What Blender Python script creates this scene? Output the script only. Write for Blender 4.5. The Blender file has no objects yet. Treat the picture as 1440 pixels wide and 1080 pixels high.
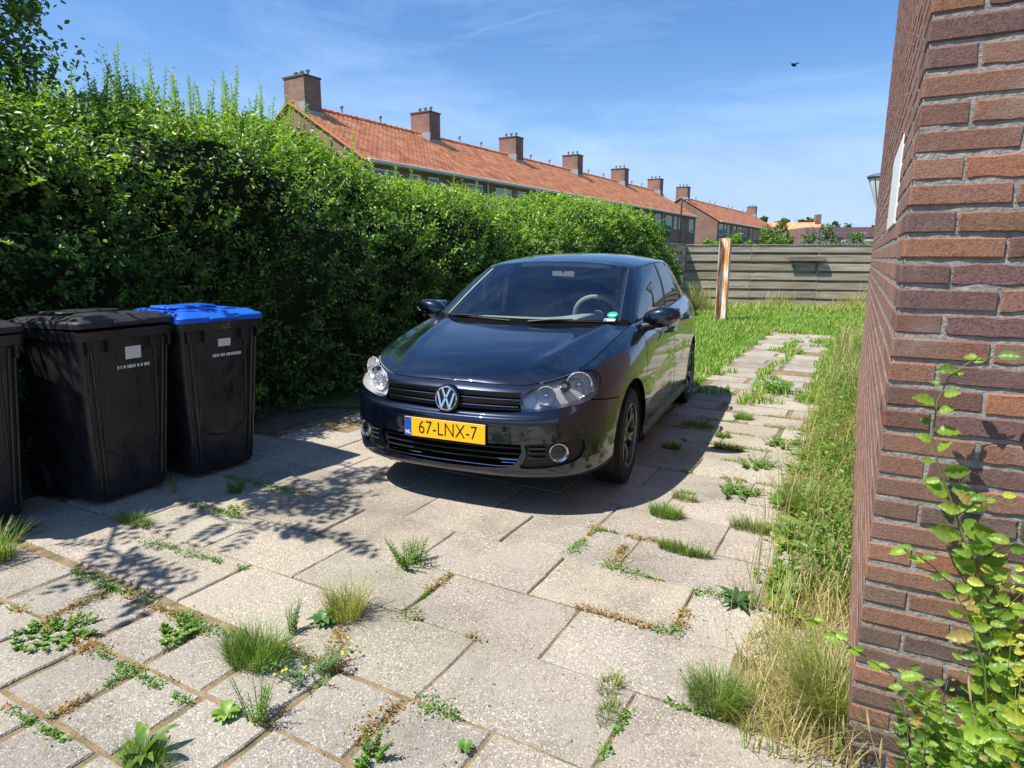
import bpy, bmesh, math, random
import numpy as np
from mathutils import Vector, Matrix
from mathutils.bvhtree import BVHTree
random.seed(7); RNG = np.random.default_rng(11)
sc = bpy.context.scene
COL = sc.collection

# ------------------------------------------------------------------ camera
CAM_H, PITCH, ROLL, FPX = 1.44, 0.194, 0.004, 911.0
cd = bpy.data.cameras.new('camera'); cam = bpy.data.objects.new('camera', cd); COL.objects.link(cam)
cd.sensor_width = 36; cd.lens = FPX / 1440 * 36; cd.clip_start = 0.05; cd.clip_end = 2000
_F = Vector((0, math.cos(PITCH), -math.sin(PITCH))); _U = Vector((0, math.sin(PITCH), math.cos(PITCH))); _R = Vector((1, 0, 0))
_R2 = _R * math.cos(ROLL) + _U * math.sin(ROLL); _U2 = -_R * math.sin(ROLL) + _U * math.cos(ROLL)
m = Matrix((_R2, _U2, -_F)).transposed().to_4x4(); m.translation = (0, 0, CAM_H); cam.matrix_world = m
sc.camera = cam
# ------------------------------------------------------------------ light
LDIR = Vector((0.55, 0.20, -1.0)).normalized()          # the way sunlight travels
el = math.asin(-LDIR.z); SUNV = -LDIR
w = bpy.data.worlds.new('World'); sc.world = w; w.use_nodes = True
nt = w.node_tree; nt.nodes.clear()
out = nt.nodes.new('ShaderNodeOutputWorld'); bg = nt.nodes.new('ShaderNodeBackground'); sky = nt.nodes.new('ShaderNodeTexSky')
sky.sky_type = 'NISHITA'; sky.sun_disc = False; sky.sun_elevation = el; sky.sun_rotation = math.atan2(SUNV.x, SUNV.y)
sky.air_density = 1.0; sky.dust_density = 0.3; sky.ozone_density = 2.0; sky.altitude = 0
bg.inputs[1].default_value = 0.10
# thin cirrus mixed into the sky
tc = nt.nodes.new('ShaderNodeTexCoord'); mp = nt.nodes.new('ShaderNodeMapping'); mp.inputs['Scale'].default_value = (1.2, 1.0, 5.0); mp.inputs['Rotation'].default_value = (0.25, 0.1, 0.4)
n1 = nt.nodes.new('ShaderNodeTexNoise'); n1.inputs['Scale'].default_value = 1.6; n1.inputs['Detail'].default_value = 9; n1.inputs['Roughness'].default_value = 0.62; n1.inputs['Distortion'].default_value = 0.5
cr = nt.nodes.new('ShaderNodeValToRGB'); cr.color_ramp.elements[0].position = 0.46; cr.color_ramp.elements[1].position = 0.86
mu = nt.nodes.new('ShaderNodeMath'); mu.operation = 'MULTIPLY'; mu.inputs[1].default_value = 0.34
mx = nt.nodes.new('ShaderNodeMixRGB'); mx.inputs[2].default_value = (6.0, 7.6, 9.8, 1)
L = nt.links.new
L(tc.outputs['Generated'], mp.inputs[0]); L(mp.outputs[0], n1.inputs['Vector']); L(n1.outputs[0], cr.inputs[0]); L(cr.outputs[0], mu.inputs[0])
hs = nt.nodes.new('ShaderNodeHueSaturation'); hs.inputs['Saturation'].default_value = 1.28; L(sky.outputs[0], hs.inputs['Color'])
# one thin contrail: a short arc across the sky
pa_ = Vector(_F + (650 - 720) / FPX * _R2 - (52 - 540) / FPX * _U2).normalized(); pb_ = Vector(_F + (800 - 720) / FPX * _R2 - (8 - 540) / FPX * _U2).normalized(); pn_ = pa_.cross(pb_).normalized(); pm_ = (pa_ + pb_).normalized()
def mth(op, a, b=None, v=None):
    n = nt.nodes.new('ShaderNodeMath'); n.operation = op; L(a, n.inputs[0])
    if b is not None: L(b, n.inputs[1])
    if v is not None: n.inputs[1].default_value = v
    return n.outputs[0]
def dotn(vec):
    n = nt.nodes.new('ShaderNodeVectorMath'); n.operation = 'DOT_PRODUCT'; L(tc.outputs['Generated'], n.inputs[0]); n.inputs[1].default_value = vec; return n.outputs['Value']
n9 = nt.nodes.new('ShaderNodeTexNoise'); n9.inputs['Scale'].default_value = 40; n9.inputs['Detail'].default_value = 6; L(tc.outputs['Generated'], n9.inputs['Vector'])
band = mth('SUBTRACT', dotn(pn_), mth('MULTIPLY', mth('SUBTRACT', n9.outputs[0], v=.5), v=.012)); across = mth('MAXIMUM', mth('SUBTRACT', mth('MULTIPLY', mth('ABSOLUTE', band), v=-230.0), v=-1.0), v=0.0)
al = nt.nodes.new('ShaderNodeMapRange'); al.inputs['From Min'].default_value = .9955; al.inputs['From Max'].default_value = .9990; L(dotn(pm_), al.inputs['Value'])
trail = mth('MULTIPLY', mth('MULTIPLY', across, al.outputs[0]), v=.10); cl_ = mth('MAXIMUM', mu.outputs[0], trail)
L(cl_, mx.inputs[0]); tn = nt.nodes.new('ShaderNodeMixRGB'); tn.blend_type = 'MULTIPLY'; tn.inputs[0].default_value = 1; tn.inputs[2].default_value = (1.06, .96, 1.02, 1); L(hs.outputs[0], tn.inputs[1]); dk = nt.nodes.new('ShaderNodeMixRGB'); dk.blend_type = 'DARKEN'; dk.inputs[0].default_value = .8; dk.inputs[2].default_value = (2.35, 3.55, 5.9, 1); L(tn.outputs[0], dk.inputs[1]); L(dk.outputs[0], mx.inputs[1]); L(mx.outputs[0], bg.inputs[0]); L(bg.outputs[0], out.inputs[0])
sd = bpy.data.lights.new('sun', 'SUN'); sd.energy = 4.6; sd.angle = math.radians(0.53); sd.color = (1.0, 0.95, 0.86)
so = bpy.data.objects.new('sun', sd); COL.objects.link(so); so.rotation_euler = LDIR.to_track_quat('-Z', 'Y').to_euler(); so.location = (-20, -5, 40)
vs = sc.view_settings; vs.view_transform = 'Standard'; vs.look = 'None'; vs.exposure = 0.78; vs.gamma = 1.0
sc.render.engine = 'CYCLES'
sc.cycles.max_bounces = 10; sc.cycles.transparent_max_bounces = 16

# ------------------------------------------------------------------ helpers
def tag(o, label=None, cat=None, group=None, kind=None):
    if label: o['label'] = label
    if cat: o['category'] = cat
    if group: o['group'] = group
    if kind: o['kind'] = kind
    return o
def empty(name, loc=(0, 0, 0), rz=0.0, label=None, cat=None, group=None):
    o = bpy.data.objects.new(name, None); COL.objects.link(o); o.location = loc; o.rotation_euler = (0, 0, rz); o.empty_display_size = .1
    return tag(o, label, cat, group)
def link(name, me, parent=None):
    o = bpy.data.objects.new(name, me); COL.objects.link(o)
    if parent is not None: o.parent = parent
    return o
def mesh_np(name, V, F, mats, parent=None, smooth=False, col=None, midx=None):
    """V (n,3); F (m,k) uniform faces or list; col per-vertex rgb"""
    me = bpy.data.meshes.new(name)
    V = np.ascontiguousarray(V, dtype=np.float32)
    if isinstance(F, np.ndarray):
        k = F.shape[1]; nf = len(F)
        me.vertices.add(len(V)); me.vertices.foreach_set('co', V.ravel())
        me.loops.add(nf * k); me.loops.foreach_set('vertex_index', F.ravel().astype(np.int32))
        me.polygons.add(nf); me.polygons.foreach_set('loop_start', np.arange(0, nf * k, k, dtype=np.int32)); me.polygons.foreach_set('loop_total', np.full(nf, k, dtype=np.int32))
    else:
        me.from_pydata([tuple(v) for v in V], [], F)
    if not isinstance(mats, (list, tuple)): mats = [mats]
    for mm in mats: me.materials.append(mm)
    if midx is not None: me.polygons.foreach_set('material_index', np.asarray(midx, dtype=np.int32))
    if col is not None:
        a = me.color_attributes.new('col', 'FLOAT_COLOR', 'POINT')
        c4 = np.ones((len(V), 4), dtype=np.float32); c4[:, :3] = col; a.data.foreach_set('color', c4.ravel())
    me.update(calc_edges=True); me.validate()
    if smooth: me.polygons.foreach_set('use_smooth', np.ones(len(me.polygons), dtype=bool))
    return link(name, me, parent)
class MB:
    """collects shapes into one mesh"""
    def __init__(s): s.V = []; s.F = []; s.M = []; s.C = []
    def add(s, V, F, mi=0, c=None):
        b = len(s.V); s.V += [tuple(v) for v in V]; s.F += [tuple(i + b for i in f) for f in F]; s.M += [mi] * len(F)
        s.C += [c or (1, 1, 1)] * len(V)
    def box(s, x0, x1, y0, y1, z0, z1, mi=0, c=None, T=None, bev=0.0):
        if bev > 0:
            b = bev; V = []; 
            for z, e in ((z0, b), (z0 + b, 0), (z1 - b, 0), (z1, b)):
                for (px, py) in ((x0 + b + e, y0 + e), (x1 - b - e, y0 + e), (x1 - e, y0 + b + e), (x1 - e, y1 - b - e), (x1 - b - e, y1 - e), (x0 + b + e, y1 - e), (x0 + e, y1 - b - e), (x0 + e, y0 + b + e)): V.append((px, py, z))
            F = [tuple(range(7, -1, -1)), tuple(range(24, 32))]
            for r in range(3):
                for i in range(8): j = (i + 1) % 8; F.append((r * 8 + i, r * 8 + j, r * 8 + 8 + j, r * 8 + 8 + i))
        else:
            V = [(x0, y0, z0), (x1, y0, z0), (x1, y1, z0), (x0, y1, z0), (x0, y0, z1), (x1, y0, z1), (x1, y1, z1), (x0, y1, z1)]
            F = [(3, 2, 1, 0), (4, 5, 6, 7), (0, 1, 5, 4), (1, 2, 6, 5), (2, 3, 7, 6), (3, 0, 4, 7)]
        if T is not None: V = [tuple(T @ Vector(v)) for v in V]
        s.add(V, F, mi, c)
    def tube(s, pts, rad, n=8, mi=0, c=None, cap=True):
        pts = [Vector(p) for p in pts]
        if not isinstance(rad, (list, tuple)): rad = [rad] * len(pts)
        V = []; up = None
        for i, p in enumerate(pts):
            d = (pts[min(i + 1, len(pts) - 1)] - pts[max(i - 1, 0)]).normalized()
            if up is None: up = Vector((0, 0, 1)) if abs(d.z) < .9 else Vector((1, 0, 0))
            a = d.cross(up).normalized(); b = a.cross(d).normalized(); up = b
            for k in range(n):
                t = 2 * math.pi * k / n; V.append(tuple(p + (a * math.cos(t) + b * math.sin(t)) * rad[i]))
        F = []
        for i in range(len(pts) - 1):
            for k in range(n):
                j = (k + 1) % n; F.append((i * n + k, i * n + j, (i + 1) * n + j, (i + 1) * n + k))
        if cap: F.append(tuple(range(n - 1, -1, -1))); F.append(tuple((len(pts) - 1) * n + k for k in range(n)))
        s.add(V, F, mi, c)
    def lathe(s, prof, n=32, T=None, mi=0, c=None):
        """prof list of (r, h) around local z"""
        V = [];
        for r, hh in prof:
            for k in range(n): t = 2 * math.pi * k / n; V.append((r * math.cos(t), r * math.sin(t), hh))
        if T is not None: V = [tuple(T @ Vector(v)) for v in V]
        F = []
        for i in range(len(prof) - 1):
            for k in range(n): j = (k + 1) % n; F.append((i * n + k, i * n + j, (i + 1) * n + j, (i + 1) * n + k))
        s.add(V, F, mi, c)
    def grid(s, G, mi=0, c=None, flip=False):
        n, m_ = len(G), len(G[0]); V = [tuple(p) for r in G for p in r]; F = []
        for i in range(n - 1):
            for j in range(m_ - 1):
                f = (i * m_ + j, (i + 1) * m_ + j, (i + 1) * m_ + j + 1, i * m_ + j + 1); F.append(f[::-1] if flip else f)
        s.add(V, F, mi, c)
    def build(s, name, mats, parent=None, smooth=False, usecol=False):
        me = bpy.data.meshes.new(name); me.from_pydata(s.V, [], s.F)
        if not isinstance(mats, (list, tuple)): mats = [mats]
        for mm in mats: me.materials.append(mm)
        me.polygons.foreach_set('material_index', s.M)
        if usecol:
            a = me.color_attributes.new('col', 'FLOAT_COLOR', 'POINT'); a.data.foreach_set('color', np.c_[np.array(s.C, dtype=np.float32), np.ones(len(s.V), np.float32)].ravel())
        if smooth:
            me.polygons.foreach_set('use_smooth', [True] * len(me.polygons))
        me.update(); o = link(name, me, parent)
        if smooth == 'auto':
            me.set_sharp_from_angle(angle=math.radians(38))
        return o
def principled(name, color=(.5, .5, .5), rough=.6, metal=0.0, spec=.5, coat=0.0, coat_rough=.03, ior=None):
    m = bpy.data.materials.new(name); m.use_nodes = True; b = m.node_tree.nodes['Principled BSDF']
    b.inputs['Base Color'].default_value = (*color, 1); b.inputs['Roughness'].default_value = rough; b.inputs['Metallic'].default_value = metal
    b.inputs['Specular IOR Level'].default_value = spec; b.inputs['Coat Weight'].default_value = coat; b.inputs['Coat Roughness'].default_value = coat_rough
    if ior: b.inputs['IOR'].default_value = ior
    return m
def NT(m): t = m.node_tree; return t, t.nodes, t.links.new, t.nodes['Principled BSDF']
def ramp(N, stops):
    r = N.new('ShaderNodeValToRGB'); e = r.color_ramp.elements
    e[0].position, e[0].color = stops[0][0], (*stops[0][1], 1); e[1].position, e[1].color = stops[1][0], (*stops[1][1], 1)
    for p, c in stops[2:]: q = e.new(p); q.color = (*c, 1)
    return r
def noisemat(name, stops, scale=5, detail=6, rough=.8, bump=.0, bscale=None, attr=False, spec=.3, obj=True, metal=0):
    """noise ramp colour (optionally multiplied by vertex colour 'col'), noise bump"""
    m = principled(name, rough=rough, spec=spec, metal=metal); t, N, Lk, B = NT(m)
    co = N.new('ShaderNodeTexCoord'); no = N.new('ShaderNodeTexNoise'); no.inputs['Scale'].default_value = scale; no.inputs['Detail'].default_value = detail
    Lk(co.outputs['Object'], no.inputs['Vector']); r = ramp(N, stops); Lk(no.outputs[0], r.inputs[0]); src = r.outputs[0]
    if attr:
        a = N.new('ShaderNodeAttribute'); a.attribute_name = 'col'; x = N.new('ShaderNodeMixRGB'); x.blend_type = 'MULTIPLY'; x.inputs[0].default_value = 1
        Lk(src, x.inputs[1]); Lk(a.outputs['Color'], x.inputs[2]); src = x.outputs[0]
    Lk(src, B.inputs['Base Color'])
    if bump:
        n2 = N.new('ShaderNodeTexNoise'); n2.inputs['Scale'].default_value = bscale or scale * 3; n2.inputs['Detail'].default_value = 8; Lk(co.outputs['Object'], n2.inputs['Vector'])
        b = N.new('ShaderNodeBump'); b.inputs['Strength'].default_value = 1; b.inputs['Distance'].default_value = bump; Lk(n2.outputs[0], b.inputs['Height']); Lk(b.outputs[0], B.inputs['Normal'])
    return m
def leafmat(name, rough=.42, trans=.3, spec=.5, tcol=(.72, .95, .16)):
    m = principled(name, rough=rough, spec=spec); t, N, Lk, B = NT(m)
    a = N.new('ShaderNodeAttribute'); a.attribute_name = 'col'; Lk(a.outputs['Color'], B.inputs['Base Color'])
    tr = N.new('ShaderNodeBsdfTranslucent'); x = N.new('ShaderNodeMixRGB'); x.blend_type = 'MULTIPLY'; x.inputs[0].default_value = 1
    x.inputs[2].default_value = (tcol[0] * 1.9, tcol[1] * 1.9, tcol[2] * 1.9, 1); Lk(a.outputs['Color'], x.inputs[1]); Lk(x.outputs[0], tr.inputs[0])
    mix = N.new('ShaderNodeMixShader'); mix.inputs[0].default_value = trans; Lk(B.outputs[0], mix.inputs[1]); Lk(tr.outputs[0], mix.inputs[2])
    Lk(mix.outputs[0], N['Material Output'].inputs[0]); return m
def norm(a): return a / np.maximum(np.linalg.norm(a, axis=-1, keepdims=True), 1e-9)
def leaf_geo(P, D, Nn, size, wid=.5, fold=.25, curl=.12):
    """hex leaves: P base, D direction, Nn approx normal, size length (n,). returns V (n*6,3), F (n*2,4)"""
    D = norm(D); S = norm(np.cross(D, Nn)); Nn = np.cross(S, D); s = size[:, None]
    w_ = s * wid * .5
    b = P; t = P + D * s - Nn * s * curl
    l1 = P + D * s * .33 + S * w_ + Nn * w_ * fold; l2 = P + D * s * .72 + S * w_ * .72 + Nn * w_ * fold * .6 - Nn * s * curl * .4
    r1 = P + D * s * .33 - S * w_ + Nn * w_ * fold; r2 = P + D * s * .72 - S * w_ * .72 + Nn * w_ * fold * .6 - Nn * s * curl * .4
    V = np.stack([b, l1, l2, t, r2, r1], 1).reshape(-1, 3); n = len(P); i = np.arange(n)[:, None] * 6
    F = np.concatenate([i + np.array([[0, 1, 2, 3]]), i + np.array([[0, 3, 4, 5]])], 0)
    return V, F
def leaf_obj(name, P, D, Nn, size, col, mat, parent=None, **k):
    V, F = leaf_geo(P, D, Nn, size, **k); return mesh_np(name, V, F, mat, parent, col=np.repeat(col, 6, 0))
def blade_geo(P, H, dirxy, bend, wid):
    """grass blades as 3 segment strips. P (n,3) H (n,) dirxy (n,) angle, bend (n,) horizontal reach, wid (n,)"""
    n = len(P); d = np.stack([np.cos(dirxy), np.sin(dirxy), np.zeros(n)], 1); sd_ = np.stack([-np.sin(dirxy), np.cos(dirxy), np.zeros(n)], 1)
    V = []
    for f, wf in ((0, 1), (.4, .9), (.75, .6), (1, .06)):
        c = P + d * (bend * f ** 2)[:, None]; c = c + np.stack([np.zeros(n), np.zeros(n), H * (f - .12 * f * f * bend / np.maximum(H, .01))], 1)
        V += [c - sd_ * (wid * wf * .5)[:, None], c + sd_ * (wid * wf * .5)[:, None]]
    V = np.stack(V, 1).reshape(-1, 3); i = np.arange(n)[:, None] * 8
    F = np.concatenate([i + np.array([[0, 1, 3, 2]]), i + np.array([[2, 3, 5, 4]]), i + np.array([[4, 5, 7, 6]])], 0)
    return V, F
def vnoise(p, seed=0):
    """cheap smooth value noise, p (n,3) -> (n,) in 0..1"""
    p = np.asarray(p, float); i = np.floor(p).astype(np.int64); f = p - i; f = f * f * (3 - 2 * f); r = 0
    def hsh(a): 
        h_ = (a[..., 0] * 374761393 + a[..., 1] * 668265263 + a[..., 2] * 2147483647 + seed * 974634777) & 0xffffffff
        h_ = ((h_ ^ (h_ >> 13)) * 1274126177) & 0xffffffff; return ((h_ ^ (h_ >> 16)) & 0xffff) / 65535.0
    for dx in (0, 1):
        for dy in (0, 1):
            for dz in (0, 1):
                wt = (f[..., 0] if dx else 1 - f[..., 0]) * (f[..., 1] if dy else 1 - f[..., 1]) * (f[..., 2] if dz else 1 - f[..., 2])
                r = r + wt * hsh(i + np.array([dx, dy, dz]))
    return r
def fbm(p, seed=0, oct=3):
    r = 0; a = .5; 
    for k in range(oct): r = r + a * vnoise(np.asarray(p) * 2 ** k, seed + k); a *= .5
    return r / (1 - .5 ** oct)
# ------------------------------------------------------------------ paving frame: u along the courses, v towards the camera
PA = -0.502; PO = np.array([.033, 2.617]); PU = np.array([math.cos(PA), math.sin(PA)]); PV = np.array([math.sin(PA), -math.cos(PA)])
def uv(u, v, z=0.0): g = PO + PU * u + PV * v; return Vector((g[0], g[1], z))
def uvn(u, v, z): g = PO[None] + PU[None] * np.asarray(u)[:, None] + PV[None] * np.asarray(v)[:, None]; return np.c_[g, z]
# ================================================================== GROUND
def soil_mat():
    m = noisemat('soil', [(.3, (.10, .075, .05)), (.7, (.20, .155, .10))], scale=9, detail=9, rough=.95, bump=.02, bscale=60); return m
M_soil = soil_mat()
m_far = noisemat('field', [(.35, (.045, .085, .022)), (.7, (.09, .13, .04))], scale=.4, detail=8, rough=.95)
g = MB(); R_ = 400
# ground as one sheet: a fine soil patch and wide surroundings are one mesh, split by distance
ring = [2, 8, 30, 100, R_]
g.grid([[(x, y, -.03) for y in (-60, -6, 3, 7, 12, 20.5, 60, 400)] for x in (-300, -60, -14, -4, 0, 6, 12, 60, 300)], flip=True)
go = g.build('ground', [M_soil, m_far]); tag(go, kind='structure')
for p in go.data.polygons:
    c = p.center; p.material_index = 1 if (c.y > 19 or abs(c.x) > 13) else 0

# ---- paving slabs (exposed aggregate)
def slab_mat():
    m = principled('exposed_aggregate', rough=.85, spec=.25); t, N, Lk, B = NT(m)
    co = N.new('ShaderNodeTexCoord'); at = N.new('ShaderNodeAttribute'); at.attribute_name = 'col'
    vo = N.new('ShaderNodeTexVoronoi'); vo.inputs['Scale'].default_value = 185; Lk(co.outputs['Object'], vo.inputs['Vector'])
    pc = ramp(N, [(.0, (.30, .272, .235)), (.30, (.36, .328, .282)), (.62, (.42, .382, .325)), (.86, (.48, .44, .38)), (.97, (.72, .68, .61))]); pc.color_ramp.interpolation = 'LINEAR'
    sp = N.new('ShaderNodeSeparateColor'); Lk(vo.outputs['Color'], sp.inputs[0]); Lk(sp.outputs[0], pc.inputs[0])
    # dark pits between stones
    pit = ramp(N, [(.0, (1, 1, 1)), (.75, (.72, .70, .68))]); Lk(vo.outputs['Distance'], pit.inputs[0])
    mu = N.new('ShaderNodeMixRGB'); mu.blend_type = 'MULTIPLY'; mu.inputs[0].default_value = .8; Lk(pc.outputs[0], mu.inputs[1]); Lk(pit.outputs[0], mu.inputs[2])
    # cement paste patches where the wash is worn less
    n1 = N.new('ShaderNodeTexNoise'); n1.inputs['Scale'].default_value = 3.2; n1.inputs['Detail'].default_value = 7; Lk(co.outputs['Object'], n1.inputs['Vector'])
    r1 = ramp(N, [(.42, (0, 0, 0)), (.62, (1, 1, 1))]); Lk(n1.outputs[0], r1.inputs[0]); f1 = N.new('ShaderNodeMath'); f1.operation = 'MULTIPLY'; f1.inputs[1].default_value = .62; Lk(r1.outputs[0], f1.inputs[0])
    mx_ = N.new('ShaderNodeMixRGB'); mx_.inputs[2].default_value = (.38, .345, .295, 1); Lk(f1.outputs[0], mx_.inputs[0]); Lk(mu.outputs[0], mx_.inputs[1])
    # grime
    n2 = N.new('ShaderNodeTexNoise'); n2.inputs['Scale'].default_value = 1.3; n2.inputs['Detail'].default_value = 8; n2.inputs['Roughness'].default_value = .65; Lk(co.outputs['Object'], n2.inputs['Vector'])
    r2 = ramp(N, [(.32, (.66, .65, .63)), (.52, (1.0, .99, .98)), (.66, (1.08, 1.05, 1.02))]); Lk(n2.outputs[0], r2.inputs[0])
    n3 = N.new('ShaderNodeTexNoise'); n3.inputs['Scale'].default_value = 55; n3.inputs['Detail'].default_value = 4; Lk(co.outputs['Object'], n3.inputs['Vector'])
    r3 = ramp(N, [(.32, (.60, .58, .55)), (.42, (1, 1, 1))]); Lk(n3.outputs[0], r3.inputs[0])
    a = N.new('ShaderNodeMixRGB'); a.blend_type = 'MULTIPLY'; a.inputs[0].default_value = 1; Lk(mx_.outputs[0], a.inputs[1]); Lk(r2.outputs[0], a.inputs[2])
    b3 = N.new('ShaderNodeMixRGB'); b3.blend_type = 'MULTIPLY'; b3.inputs[0].default_value = .75; Lk(a.outputs[0], b3.inputs[1]); Lk(r3.outputs[0], b3.inputs[2])
    b = N.new('ShaderNodeMixRGB'); b.blend_type = 'MULTIPLY'; b.inputs[0].default_value = 1; Lk(b3.outputs[0], b.inputs[1]); Lk(at.outputs['Color'], b.inputs[2]); Lk(b.outputs[0], B.inputs['Base Color'])
    bp = N.new('ShaderNodeBump'); bp.inputs['Strength'].default_value = .9; bp.inputs['Distance'].default_value = .0025; bp.invert = True; Lk(vo.outputs['Distance'], bp.inputs['Height']); Lk(bp.outputs[0], B.inputs['Normal'])
    return m
M_slab = slab_mat()
slabs = MB()
def slab(u0, u1, v0, v1, tone, z=0.0, tilt=(0, 0), gap=.006):
    u0 += gap; u1 -= gap; v0 += gap; v1 -= gap
    b = .005; j = lambda: random.uniform(-.0025, .0025)
    cu, cv = (u0 + u1) / 2, (v0 + v1) / 2; V = []
    rot = random.uniform(-.006, .006)
    n = 5
    per = []
    for i in range(n): per.append((u0 + (u1 - u0) * i / n, v0))
    for i in range(n): per.append((u1, v0 + (v1 - v0) * i / n))
    for i in range(n): per.append((u1 - (u1 - u0) * i / n, v1))
    for i in range(n): per.append((u0, v1 - (v1 - v0) * i / n))
    jit = [(j(), j()) for _ in per]
    for ring_ in range(3):
        for (pu, pv), (ju, jv) in zip(per, jit):
            du, dv = pu - cu, pv - cv
            if ring_ == 0: zz = -.06; s_ = 1
            elif ring_ == 1: zz = -.006; s_ = 1
            else: zz = 0; s_ = 1
            k = 1 if ring_ < 2 else 0
            uu = du + ju - (0 if k else math.copysign(b, du) * (abs(du) > (u1 - u0) / 2 - .02)); vv = dv + jv - (0 if k else math.copysign(b, dv) * (abs(dv) > (v1 - v0) / 2 - .02))
            uu, vv = uu - rot * vv, vv + rot * uu
            V.append(tuple(uv(cu + uu, cv + vv, z + zz + tilt[0] * uu + tilt[1] * vv)))
    m_ = len(per); F = []
    for r in range(2):
        for i in range(m_): k = (i + 1) % m_; F.append((r * m_ + i, r * m_ + k, (r + 1) * m_ + k, (r + 1) * m_ + i))
    F.append(tuple(2 * m_ + i for i in range(m_)))
    F = [f[::-1] for f in F]
    slabs.add(V, F, 0, tone)
OFF = {0: .05, 1: -.335, 2: .035, 3: -.30}
def tone():
    t = random.uniform(.86, 1.09); return (t * random.uniform(.99, 1.03), t, t * random.uniform(.94, 1.01))
rs = random.Random(3)
for r in range(-30, 5):
    v0, v1 = .395 * (r - 1), .395 * r
    if r == 0: off = .045
    else:
        off = (.04 if r % 2 == 0 else -.34) + rs.uniform(-.02, .02)
        if r == 2: off = .035
        if r == 1: off = -.335
    if r >= 3: off = .34 if r == 3 else .34
    for k in range(-6, 5):
        u0 = off + .63 * k; u1 = u0 + .63; uc = (u0 + u1) / 2; vc = (v0 + v1) / 2
        if vc < -4.4 and (uc < -.55 or uc > .8): continue
        if vc < -4.6 and random.random() < .07: continue
        if vc < -9.8 and (uc < -.3): continue
        if uc > 1.15 or uc < -3.1: continue
        if vc > .80 and uc < .30: continue                  # small tiles there
        if vc < -1 and uc < -2.6: continue
        if vc < -2.4 and uc < -2.0: continue
        if vc < -11.6: continue
        gp = .004 if vc > -3 else random.uniform(.008, .035)
        slab(u0, u1, v0, v1, tone(), z=random.uniform(-.003, .003), tilt=(random.uniform(-.006, .006), random.uniform(-.008, .008)), gap=gp)
# 30 x 30 tiles bottom left
rows = [(.800, 1.105), (1.110, 1.415), (1.42, 1.725), (1.73, 2.03)]
for ri, (v0, v1) in enumerate(rows):
    for k in range(-9, 3):
        u0 = -.61 + .315 * k + (.03 if ri == 1 else -.02 if ri == 2 else 0); u1 = u0 + .30
        if k == 2: u1 = .335
        t = random.uniform(.84, 1.0); sh_ = -.012 * (u0 + u1) / 2; slab(u0, u1, v0 + sh_, v1 + sh_, (t * .99, t, t * 1.02), z=random.uniform(-.004, .002), tilt=(random.uniform(-.010, .010), random.uniform(-.010, .010)), gap=random.uniform(.003, .009))
po = slabs.build('pavement', M_slab, usecol=True); tag(po, kind='structure')

# joint fill: sand, dry moss and small roots lying in the joints
M_moss = noisemat('dry_moss', [(.30, (.12, .12, .05)), (.5, (.22, .16, .09)), (.7, (.32, .24, .15))], scale=9, detail=8, rough=1, bump=.01, bscale=90)
jf = MB(); jf.grid([[tuple(uv(-3.0 + 4.3 * i / 40, -4.4 + 6.6 * j / 60, -.009 + .004 * math.sin(i * 1.7) * math.cos(j * 2.1))) for j in range(61)] for i in range(41)], flip=True)
jf.grid([[tuple(uv(-.7 + 1.8 * i / 16, -12 + 7.6 * j / 60, -.010 + .006 * math.sin(i * 1.7) * math.cos(j * 2.1))) for j in range(61)] for i in range(17)], flip=True)
jo = jf.build('joint_sand', M_moss); tag(jo, kind='structure')

# ================================================================== GRASS AND WEEDS
M_grass = leafmat('grass_blade', rough=.5, trans=.35)
GREEN = np.array([[.10, .19, .025], [.14, .24, .035], [.20, .29, .05], [.07, .14, .025]]); DRY = np.array([[.46, .36, .17], [.56, .45, .24], [.38, .30, .13], [.34, .32, .12]])
def pick(pal, n): return pal[RNG.integers(0, len(pal), n)] * RNG.uniform(.8, 1.2, (n, 1))
def blades(P, h0, h1, spread, wid, dry=0.0, bend=.5, pal=GREEN):
    n = len(P); H = RNG.uniform(h0, h1, n); th = RNG.uniform(0, 2 * np.pi, n); B_ = H * RNG.uniform(.1, 1, n) * bend
    c = pick(pal, n); dm = RNG.random(n) < dry; c[dm] = pick(DRY, dm.sum())
    V, F = blade_geo(P, H, th, B_, np.full(n, wid) * RNG.uniform(.7, 1.3, n)); return V, F, np.repeat(c, 8, 0)
def join(parts):
    Vs, Fs, Cs = [], [], []; b = 0
    for V, F, C in parts: Vs.append(V); Fs.append(F + b); Cs.append(C); b += len(V)
    return np.concatenate(Vs), np.concatenate(Fs), np.concatenate(Cs)
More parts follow.
